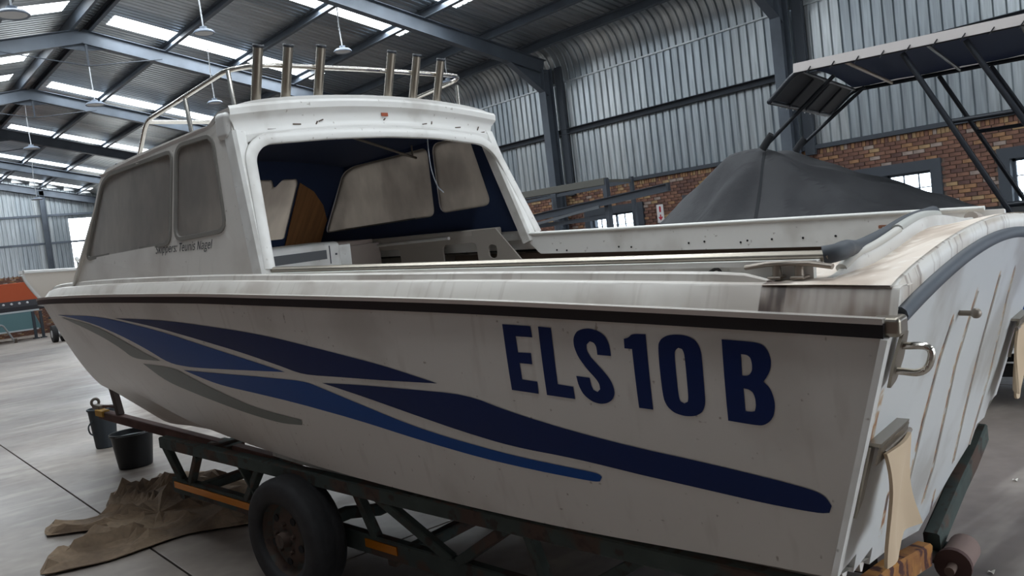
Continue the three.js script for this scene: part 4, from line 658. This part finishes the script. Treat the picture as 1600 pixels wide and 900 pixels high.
// ---------- bucket and bin under the draw bar ----------
{
  const bucket = G('bucket', null, [2.05, 0, -8.2]); bucket.scale.set(0.98, 0.84, 0.98); tag(bucket, 'black plastic bucket standing on the floor under the trailer draw bar', 'bucket');
  const pl = std(0x12171b, 0.45);
  M('shell', new THREE.LatheGeometry([[0, 0], [0.145, 0], [0.15, 0.012], [0.185, 0.36], [0.198, 0.362], [0.198, 0.38], [0.19, 0.386], [0.176, 0.38], [0.14, 0.02], [0, 0.016]].map(([x, y]) => new THREE.Vector2(x, y)), 40), pl, bucket);
  M('bail_handle', pipe([V3(-0.19, 0.36, 0), V3(-0.15, 0.37, 0.13), V3(0, 0.37, 0.2), V3(0.15, 0.37, 0.13), V3(0.19, 0.36, 0)], 0.004, 8), std(0x777c80, 0.4, 0.8), bucket);
  M('pale_liner', cyl(0.17, 0.01, 0, 0.325, 0, 30), std(0x9aa3a8, 0.7), bucket);
  const bin = G('bin', null, [2.13, 0, -9.55]); tag(bin, 'dark grey plastic bin with a side handle behind the black bucket', 'bin');
  M('shell', new THREE.LatheGeometry([[0, 0], [0.1, 0], [0.105, 0.01], [0.135, 0.4], [0.145, 0.402], [0.145, 0.42], [0.128, 0.42], [0.1, 0.02], [0, 0.016]].map(([x, y]) => new THREE.Vector2(x, y)), 32), std(0x2b3238, 0.6), bin);
  M('handle', pipe([V3(-0.12, 0.3, 0.05), V3(-0.16, 0.25, 0.06), V3(-0.15, 0.18, 0.06), V3(-0.11, 0.15, 0.05)], 0.008, 8), std(0x2b3238, 0.6), bin);
}

// ---------- crumpled tarpaulin on the floor ----------
{
  const edge = [[0.80, -5.62], [1.15, -5.50], [1.62, -5.55], [2.0, -5.35], [2.35, -5.7], [2.4, -6.5], [2.35, -7.1], [2.1, -7.42], [1.75, -7.15], [1.5, -6.95], [1.38, -6.6], [1.05, -6.72], [1.0, -6.5], [1.3, -6.25], [1.22, -6.05], [0.95, -5.95]];
  const cx = 1.65, cz = -6.2, N = 96, ring = edge.map(([x, z]) => V3(x, 0, z)), cv = new THREE.CatmullRomCurve3(ring, true, 'catmullrom', 0.25);
  const ridged = (x, z, f, k) => 1 - Math.abs(2 * vnoise(x * f + 40, z * f + 80, 4000, 4000, k) - 1);
  const fold = (x, z) => { const q = x + 0.25 * vnoise(x * 3 + 9, z * 3 + 70, 900, 900, 3), w = z + 0.3 * vnoise(x * 2.5 + 50, z * 2.5 + 60, 900, 900, 4), a = 1 - Math.abs(Math.sin(2.6 * q + 6.2 * w)), b = 1 - Math.abs(Math.sin(7.5 * q - 3.1 * w)); return 0.008 + 0.1 * a ** 3 * (0.35 + 0.65 * ridged(x, z, 1.4, 6)) + 0.06 * b ** 4 + 0.03 * ridged(x, z, 3.2, 8) ** 4 + 0.006 * ridged(x, z, 11, 9); };
  const g = slab(64, 15, (u, v) => { const p = cv.getPoint(u), r = Math.sqrt(v), x = lerp(cx, p.x, r), z = lerp(cz, p.z, r), k = smooth(1.0, 0.86, v); return [x, 0.012 + fold(x, z) * (0.25 + 0.75 * k) * (0.35 + 0.65 * smooth(0, 0.3, 1 - v)), z]; }, 0.006);
  tag(M('tarpaulin', toCreasedNormals(g, 0.3), std(0xffffff, 0.9, 0, { map: texTarp, bumpMap: bumpCloth, bumpScale: 0.006 })), 'crumpled brown canvas tarpaulin heaped on the floor beside the trailer wheel', 'tarpaulin');
}
for (const [x, z, a, label] of [[4.95, -1.81, 0.4, 'tiny scrap of white paper on the floor at right edge'], [3.68, -1.47, 1.3, 'tiny white scrap on the floor in the bottom right corner']]) tag(Object.assign(M('paper_scrap', slab(4, 3, (u, v) => [0.03 * (u - 0.5), 0.008 + 0.006 * Math.sin(5 * u + 3 * v), 0.02 * (v - 0.5)], 0.001), std(0xe6e2da, 0.9)), {}), label, 'scrap').position.set(x, 0, z);

// ---------- second boat: blue hull, black cover, T-top ----------
{
  const b2 = G('covered_boat', null, [7.0, 0, -4.2], 15 * R);
  tag(b2, 'dark blue boat under a black fitted cover with a steel framed canopy', 'boat');
  const hb = (u) => 1.1 * (1 - Math.pow(clamp((u + 0.4) / 4.0), 2.6)), L = (t, h, u) => V3(t, h, -u);
  const skin = (h0, h1, w0, w1, d) => [-1, 1].map((s) => grid(30, 2, (a, v) => { const u = lerp(-3.1, 3.6, a), w = lerp(w0, w1, v); return [s * (hb(u) * w + d), lerp(h0, h1, v) + 0.1 * smooth(1, 3.6, u), -u]; }));
  const stern = (h0, h1, w0, w1) => at(new THREE.ExtrudeGeometry(shapeOf([[-1.1 * w0, h0], [1.1 * w0, h0], [1.1 * w1, h1], [-1.1 * w1, h1]]), { depth: 0.03, bevelEnabled: false }), 0, 0, 3.08);
  const hull = M('topsides', [...skin(0.48, 1.36, 0.93, 1.0, 0), stern(0.48, 1.36, 0.93, 1.0)], std(0x174a94, 0.3), b2);
  M('boot_stripe', skin(0.44, 0.48, 0.925, 0.93, 0.003), std(0xe4e6e8, 0.4), hull);
  M('bottom', [...skin(0.36, 0.44, 0.55, 0.925, 0), ...skin(0.31, 0.36, 0.02, 0.55, 0), stern(0.36, 0.44, 0.55, 0.925)], std(0x15171b, 0.5), b2);
  M('gunwale', [-1, 1].map((s) => sweep(Array.from({ length: 30 }, (_, i) => { const u = lerp(-3.1, 3.5, i / 29); return L(s * hb(u), 1.37 + 0.1 * smooth(1, 3.6, u), u); }), rect(0.06, 0.05, 0.01))), std(0x22262c, 0.5), b2);
  const ridge = table([[-2.2, 1.4], [-1.7, 1.43], [-1.35, 1.5], [-1.13, 1.62], [-0.69, 1.82], [-0.33, 1.98], [-0.06, 2.09], [0.2, 2.2], [0.42, 2.21], [0.56, 2.12], [0.92, 1.87], [1.22, 1.65], [1.5, 1.5], [1.8, 1.46], [2.8, 1.45]]);
  const coverH = (u, t) => { const g = 1.4, w = hb(u) + 0.02, k = clamp((w - Math.abs(t)) / (w - 0.42)), r = ridge(u); let h = g + (r - g) * (k < 1 ? Math.pow(k, 1.15) : 1); h += 0.035 * Math.exp(-((u - 0.12) ** 2) / 0.03 - ((Math.abs(t) - 0.5) ** 2) / 0.03); for (const [u1, a] of [[-2.0, 0.045], [-1.35, 0.05], [-0.85, 0.04], [-0.35, 0.035], [0.55, 0.035], [0.95, 0.04]]) { const dx = u1 - 0.12, dy = 0.62, l = Math.hypot(dx, dy), px = u - 0.12, py = Math.abs(t) - 0.48, q = (px * dx + py * dy) / l, d = (px * dy - py * dx) / l; h += a * Math.exp(-((d + 0.02 * Math.sin(5 * q)) ** 2) / 0.006) * smooth(0, 0.25, q) * smooth(l * 1.05, l * 0.7, q); }
    h += (0.04 * Math.pow(Math.abs(Math.sin(4.2 * u + 2.2 * t + 1.1 * Math.sin(3 * t + u))), 0.7) - 0.03 + 0.018 * Math.sin(13 * u - 3 * t)) * k * (1.15 - 0.85 * k) * 1.2; return h - 0.03 * Math.exp(-((Math.abs(t) - 0.0) ** 2) / 0.08) * smooth(1.2, 0.3, Math.abs(u)); };
  const cover = M('cover', slab(110, 80, (a, v) => { const u = lerp(-2.2, 2.8, a), w = hb(u) + 0.02, t = lerp(-w, w, v); return [t, coverH(u, t), -u]; }, 0.004), std(0xffffff, 0.82, 0, { map: texCanvas, bumpMap: bumpCloth, bumpScale: 0.004 }), b2);
  M('skirt', [-1, 1].map((s) => grid(30, 1, (a, v) => { const u = lerp(-2.2, 2.8, a); return [s * (hb(u) + 0.035), 1.4 - 0.12 * v, -u]; })), std(0x2c2e33, 0.85), cover);
  const seam = (t0, t1, u0, u1) => sweep(Array.from({ length: 18 }, (_, i) => { const t = lerp(t0, t1, i / 17), u = lerp(u0, u1, i / 17); return L(t, coverH(u, t) + 0.003, u); }), rect(0.03, 0.008));
  M('cover_seam', [seam(-0.45, -1.08, 0.12, 0.1)], std(0x202226, 0.9), cover);
  const fr = std(0x20242b, 0.4, 0.3), tb = (pts, r = 0.021) => tubeBent(pts.map(([u, t, h]) => L(t, h, u)), r, 0.08, 12);
  for (const t of [-0.9, 0.9]) {
    for (const [a, b] of [[[-1.13, t, 2.71], [-1.78, t * 1.05, 1.36]], [[-1.55, t, 2.71], [-2.22, t * 1.05, 1.36]]]) M('canopy_leg', tb([a, b]), fr, b2);
    M('ladder_rung', tb([[-1.4, t, 2.15], [-1.83, t, 2.15]], 0.018), fr, b2);
    M('base_rail', tb([[-1.7, t * 1.04, 1.5], [-2.15, t * 1.04, 1.5]], 0.02), fr, b2);
    M('front_strut', tb([[-0.55, t * 0.62, 2.7], [0.12, t * 0.55, 2.2]], 0.017), fr, b2);
    M('strut_boot', sweep([L(t * 0.55, 2.2, 0.12), L(t * 0.55, 2.26, 0.07), L(t * 0.56, 2.31, 0.02)], round(0.034, 12), V3(0, 0, 1)), std(0x191b1f, 0.9), b2);
  }
  const can = G('canopy', b2), CH = 2.735, u0 = -0.36, u1 = -3.0, w = 0.95;
  M('edge_frame', tb([[u0 + 0.24, -w, CH - 0.2], [u0, -w, CH], [u1, -w, CH], [u1, w, CH], [u0, w, CH], [u0 + 0.24, w, CH - 0.2], [u0 + 0.24, -w, CH - 0.2]], 0.02), fr, can);
  for (const u of [u0 - 0.02, -0.72, -1.3, -1.9, -2.5]) M('cross_tube', tb([[u, -w, CH + 0.0], [u, w, CH + 0.0]], 0.014), u === -0.72 ? std(0x9a8878, 0.4, 0.6) : fr, can);
  M('canopy_fabric', slab(20, 14, (a, v) => { const t = lerp(-w, w, v); return [t, CH + 0.03 + 0.05 * (1 - (t / w) ** 2) - 0.006 * Math.sin(a * 30), -lerp(u0, u1, a)]; }, 0.004), std(0x1d3358, 0.8), can);
  for (const s of [-1, 1]) M('valance', slab(24, 3, (a, v) => [s * (w + 0.026 - 0.02 * v), CH - 0.012 + 0.075 * v, -lerp(u0 + 0.02, u1, a)], 0.004), std(0xb3adab, 0.75), can);
  const vis = M('visor', slab(6, 16, (a, v) => { const t = lerp(-w, w, v); return [t * 0.97, lerp(CH, CH - 0.19, a) + 0.01 * Math.sin(v * Math.PI * 3), -lerp(u0, u0 + 0.23, a)]; }, 0.004), std(0x0f141e, 0.6), can);
  for (const t of [-0.45, 0.05, 0.5]) M('visor_batten', tb([[u0, t, CH - 0.015], [u0 + 0.23, t, CH - 0.205]], 0.012), fr, vis);
  for (let k = 0; k < 14; k++) M('lacing_hook', bar(L(-w - 0.026, CH - 0.035, u0 - 0.08 - k * 0.18), L(-w - 0.032, CH + 0.012, u0 - 0.12 - k * 0.18), rect(0.01, 0.006)), fr, can);
  for (let k = 0; k < 10; k++) M('lashing_cord', bar(L(-0.85 + k * 0.18, CH - 0.19, u0 + 0.24), L(-0.8 + k * 0.18, CH - 0.225, u0 + 0.25), round(0.006, 6)), std(0xc9ccd0, 0.6), vis);
  const tr = G('boat_trailer', null, [7.0, 0, -4.2], 15 * R); tag(tr, 'black boat trailer under the covered blue boat', 'trailer');
  const bk = std(0x17181b, 0.7);
  for (const s of [-1, 1]) { M('side_rail', sweep([L(s * 0.62, 0.24, -2.9), L(s * 0.62, 0.24, 1.5), L(s * 0.08, 0.24, 4.3)], rect(0.06, 0.09)), bk, tr); M('bunk', box(0.09, 0.05, 4.2, s * 0.5, 0.315, 0.4, 0.01), bk, tr);
    const wh = G('wheel', tr); wh.position.set(s * 0.98, 0.2, 1.0); wh.rotation.z = Math.PI / 2; M('tyre', new THREE.LatheGeometry([[0.11, -0.08], [0.17, -0.09], [0.2, -0.06], [0.2, 0.06], [0.17, 0.09], [0.11, 0.08]].map(([x, y]) => new THREE.Vector2(x, y)), 32), rubber, wh); M('rim', cyl(0.12, 0.1, 0, 0, 0, 24), std(0x6a6c70, 0.5, 0.5), wh); }
  M('axle', bar(V3(-1, 0.2, 1.0), V3(1, 0.2, 1.0), rect(0.05, 0.05)), bk, tr);
  M('jockey_wheel', [cyl(0.025, 0.5, 0, 0.3, -4.2), at(new THREE.CylinderGeometry(0.1, 0.1, 0.05, 20).rotateZ(Math.PI / 2), 0, 0.1, -4.2)], bk, tr);
}

// ---------- bow of a white boat behind the cabin boat ----------
{
  const tip = V3(2.1, 2.0, -12.59), dir = V3(1.02, 0, -1.24).normalize(), lat = V3(-dir.z, 0, dir.x); // lat points to the side we do not see
  const g = G('open_boat', null, [tip.x, 0, tip.z]); tag(g, 'white boat bow poking out left of the cabin, behind the foredeck', 'boat');
  const near = lat.clone().negate(), P = (a, w, h) => dir.clone().multiplyScalar(a).addScaledVector(near, w).setY(h);
  const half = (a) => 1.0 * (1 - Math.pow(1 - clamp(a / 3.4), 1.9)), gunH = (a) => 2.0 - 0.03 * a;
  const keel = (a) => lerp(1.98, 0.75, Math.pow(clamp(a / 1.9), 0.75)), shell = (s) => slab(24, 8, (u, v) => { const a = 5.2 * u * u, h = lerp(keel(a), gunH(a), v), w = s * half(a) * Math.pow(v, 0.75); const p = P(a - 0.0, w, h); return [p.x, p.y, p.z]; }, 0.012 * s);
  const hull = M('hull', [shell(1), shell(-1)], std(0xd9d2c8, 0.45), g);
  for (const s of [1, -1]) { const pts = []; for (let i = 0; i <= 24; i++) { const a = 5.2 * (i / 24) ** 2; pts.push(P(a, s * half(a), gunH(a))); } M('gunwale_lip', sweep(pts, rect(0.09, 0.045, 0.01)), std(0xe2e2e0, 0.4), g); }
  const st = []; for (let i = 0; i <= 14; i++) { const a = 1.9 * (i / 14) ** 1.5; st.push(P(a, 0, keel(a) - 0.01)); } M('stem_band', sweep(st, rect(0.07, 0.03, 0.01), lat), std(0xd8d8d6, 0.4), hull);
  M('bow_light', at(new THREE.SphereGeometry(0.035, 14, 10).scale(1, 1.3, 1), ...P(1.75, 0.15, 2.16).toArray()), std(0xe4e6e8, 0.3), g); M('light_stem', bar(P(1.75, 0.15, 1.95), P(1.75, 0.15, 2.14), round(0.012, 8)), darkTrim, g);
  const k = P(3.4, 0, 0); M('cradle', [box(0.16, 0.75, 1.4, k.x, 0.375, k.z, 0.01)], std(0x4a4036, 0.9), g);
}

// ---------- far end: orange and teal work boat on stands, small trailer wheels ----------
{
  const g = G('work_boat', null, [4.2, 0, -39.2]); tag(g, 'orange and teal work boat on stands before the far gable wall', 'boat');
  const half = 2.6, prof = (y0, y1, d0, d1, dx) => at(new THREE.ExtrudeGeometry(shapeOf([[-6, y0], [half + dx, y0], [half + dx - 0.35 * (y1 - y0), y1], [-6, y1]]), { depth: 1.6, bevelEnabled: true, bevelSize: 0.02, bevelThickness: 0.02, bevelSegments: 1 }), 0, 0, -0.8);
  M('orange_topside', prof(1.6, 2.3, 0, 0, 0.1), std(0xb4512c, 0.7), g);
  M('fender_band', prof(1.36, 1.6, 0, 0, 0.16), std(0x46474d, 0.8), g);
  M('deck_edge', prof(1.2, 1.36, 0, 0, 0.2), std(0x2f2e33, 0.8), g);
  M('teal_bottom', prof(0.42, 1.12, 0, 0, 0.0), std(0x5c7d82, 0.7), g);
  M('white_edge', [box(8.6, 0.07, 1.66, -1.7, 1.16, 0), box(8.5, 0.06, 1.66, -1.75, 0.4, 0)], std(0xb9c2c6, 0.6), g);
  for (let k = 0; k < 5; k++) M('rivet', at(new THREE.SphereGeometry(0.05, 10, 8), 1.1 + 0.28 * k, 1.49, 0.83), std(0xd8dade, 0.5), g);
  for (const x of [-3, -0.5, 2.35, 2.62]) M('stand', [box(0.1, 1.1, 0.1, x, 0.55, 0.86), box(0.2, 0.04, 0.3, x, 0.02, 0.86)], std(0x363b42, 0.7), g);
  const c = G('wheel_dolly', null, [6.35, 0, -33.0]); tag(c, 'pair of small dark dolly wheels on the floor left of the bow', 'dolly');
  for (const x of [-0.14, 0.14]) M('wheel', at(new THREE.CylinderGeometry(0.3, 0.3, 0.16, 24).rotateZ(Math.PI / 2), x, 0.3, 0), rubber, c);
  M('hub', at(new THREE.CylinderGeometry(0.13, 0.13, 0.46, 20).rotateZ(Math.PI / 2), 0, 0.3, 0), std(0xd0d2d4, 0.4, 0.3), c); M('fork', [box(0.05, 0.5, 0.05, 0, 0.62, 0.02), box(0.5, 0.06, 0.06, 0, 0.88, 0)], std(0x3c4148, 0.7), c);
  const pst = G('leaning_pole', null, [5.6, 0, -37.0]); tag(pst, 'thin grey pole bent over the floor at the far left edge', 'pole'); M('pole', tubeBent([V3(-0.7, 0.72, 0), V3(-0.35, 0.75, 0), V3(0, 0.03, 0)], 0.035, 0.1, 8), std(0x8d9092, 0.5), pst); M('foot', box(0.1, 0.16, 0.1, 0.01, 0.08, 0, 0.01), std(0x4a4038, 0.8), pst);
}

// ---------- steel rack with loose flat bars by the wall, sign ----------
{
  const g = G('steel_rack', null, [11.3, 0, -11.5]); tag(g, 'dark steel rack with crossbars in front of the brick wall', 'rack');
  const dz = (z) => -(z) , at2 = (z, y, x = 0) => V3(x, y, z + 11.5), dk = std(0x454b54, 0.6, 0.2), wth = std(0x5d5d58, 0.7, 0.2);
  M('top_beam', bar(at2(-13.6, 2.57), at2(-10.6, 2.55), rect(0.12, 0.13, 0.008)), wth, g);
  M('inner_beam', bar(at2(-13.6, 2.46, 0.6), at2(-10.52, 2.52, 0.6), rect(0.06, 0.06)), dk, g);
  for (const [z, x, w] of [[-10.62, 0, 0.1], [-10.52, 0.6, 0.07], [-12.62, 0.6, 0.12], [-13.5, 0, 0.1]]) M('upright', bar(at2(z, 0, x), at2(z, 2.6, x), rect(w, w, 0.006)), dk, g);
  M('end_tie', bar(at2(-10.62, 2.56), at2(-10.52, 2.53, 0.6), rect(0.04, 0.05)), wth, g);
  M('middle_rail', bar(at2(-13.5, 1.9, 0.0), at2(-10.62, 1.9, 0.0), rect(0.06, 0.08)), dk, g);
  M('shelf_rail', [bar(at2(-13.5, 1.2, 0), at2(-10.62, 1.2, 0), rect(0.06, 0.08)), bar(at2(-13.5, 1.2, 0.6), at2(-10.52, 1.2, 0.6), rect(0.06, 0.08))], dk, g);
  const f = G('steel_bar', null, [11.2, 0, -11.5]); tag(f, 'long grey steel channel lying slanted across the rack', 'steel bar'); M('channel', bar(at2(-12.8, 2.06), at2(-9.1, 2.26), [[-0.03, -0.07], [0.03, -0.07], [0.03, 0.07], [-0.03, 0.07], [-0.03, 0.06], [0.018, 0.06], [0.018, -0.06], [-0.03, -0.06]]), dk, f); M('end_cap', bar(at2(-9.12, 2.26), at2(-9.08, 2.262), rect(0.065, 0.145)), std(0x33373d, 0.8), f);
  const h = G('steel_bar', null, [11.15, 0, -11.5]); tag(h, 'thinner steel strip below the slanted channel on the rack', 'steel bar'); M('strip', bar(at2(-12.6, 1.93), at2(-10.7, 2.1), rect(0.03, 0.05)), std(0x6f747a, 0.4, 0.6), h); M('strip_clamp', box(0.05, 0.08, 0.06, 0, 1.95, -1.0, 0.008), std(0x8d8f90, 0.5, 0.5), h);
  const s = G('arrow_sign', null, [HALL.xr - 0.006, 1.86, -10.82]); tag(s, 'white sign with red extinguisher mark and down arrow on brick wall', 'sign');
  const S = (pts, n, d, m) => M(n, bentPlate(pts, [], 0.003, (a, b, e) => V3(-d - e, b, a), 0), m, s), red = std(0xb52a3c, 0.5);
  M('sign_plate', bentPlate(roundPoly([[-0.085, -0.18], [0.085, -0.18], [0.085, 0.18], [-0.085, 0.18]], 0.01), [], 0.004, (a, b, e) => V3(-e, b, a), 0), std(0xdedcdc, 0.5), s);
  S(roundPoly([[-0.02, 0.03], [0.025, 0.03], [0.025, 0.13], [0.01, 0.145], [-0.01, 0.145], [-0.02, 0.13]], 0.006), 'extinguisher_mark', 0.004, red);
  S([[-0.016, -0.02], [0.016, -0.02], [0.016, -0.07], [0.05, -0.06], [0.05, -0.08], [0, -0.14], [-0.05, -0.08], [-0.05, -0.06], [-0.016, -0.07]], 'arrow_mark', 0.004, red);
  const bl = G('blue_drum', null, [12.55, 0, -11.2]); tag(bl, 'blue drum lid just visible beside the window behind the coaming', 'drum'); M('body', new THREE.LatheGeometry([[0, 0], [0.28, 0], [0.29, 0.3], [0.3, 0.32], [0.29, 0.34], [0.29, 1.5], [0.3, 1.54], [0.28, 1.56], [0, 1.55]].map(([x, y]) => new THREE.Vector2(x, y)), 30), std(0x1d3f86, 0.5), bl); M('bung', cyl(0.04, 0.03, 0.12, 1.565, 0.1), std(0x16326c, 0.5), bl);
}

renderer.render(scene, camera);
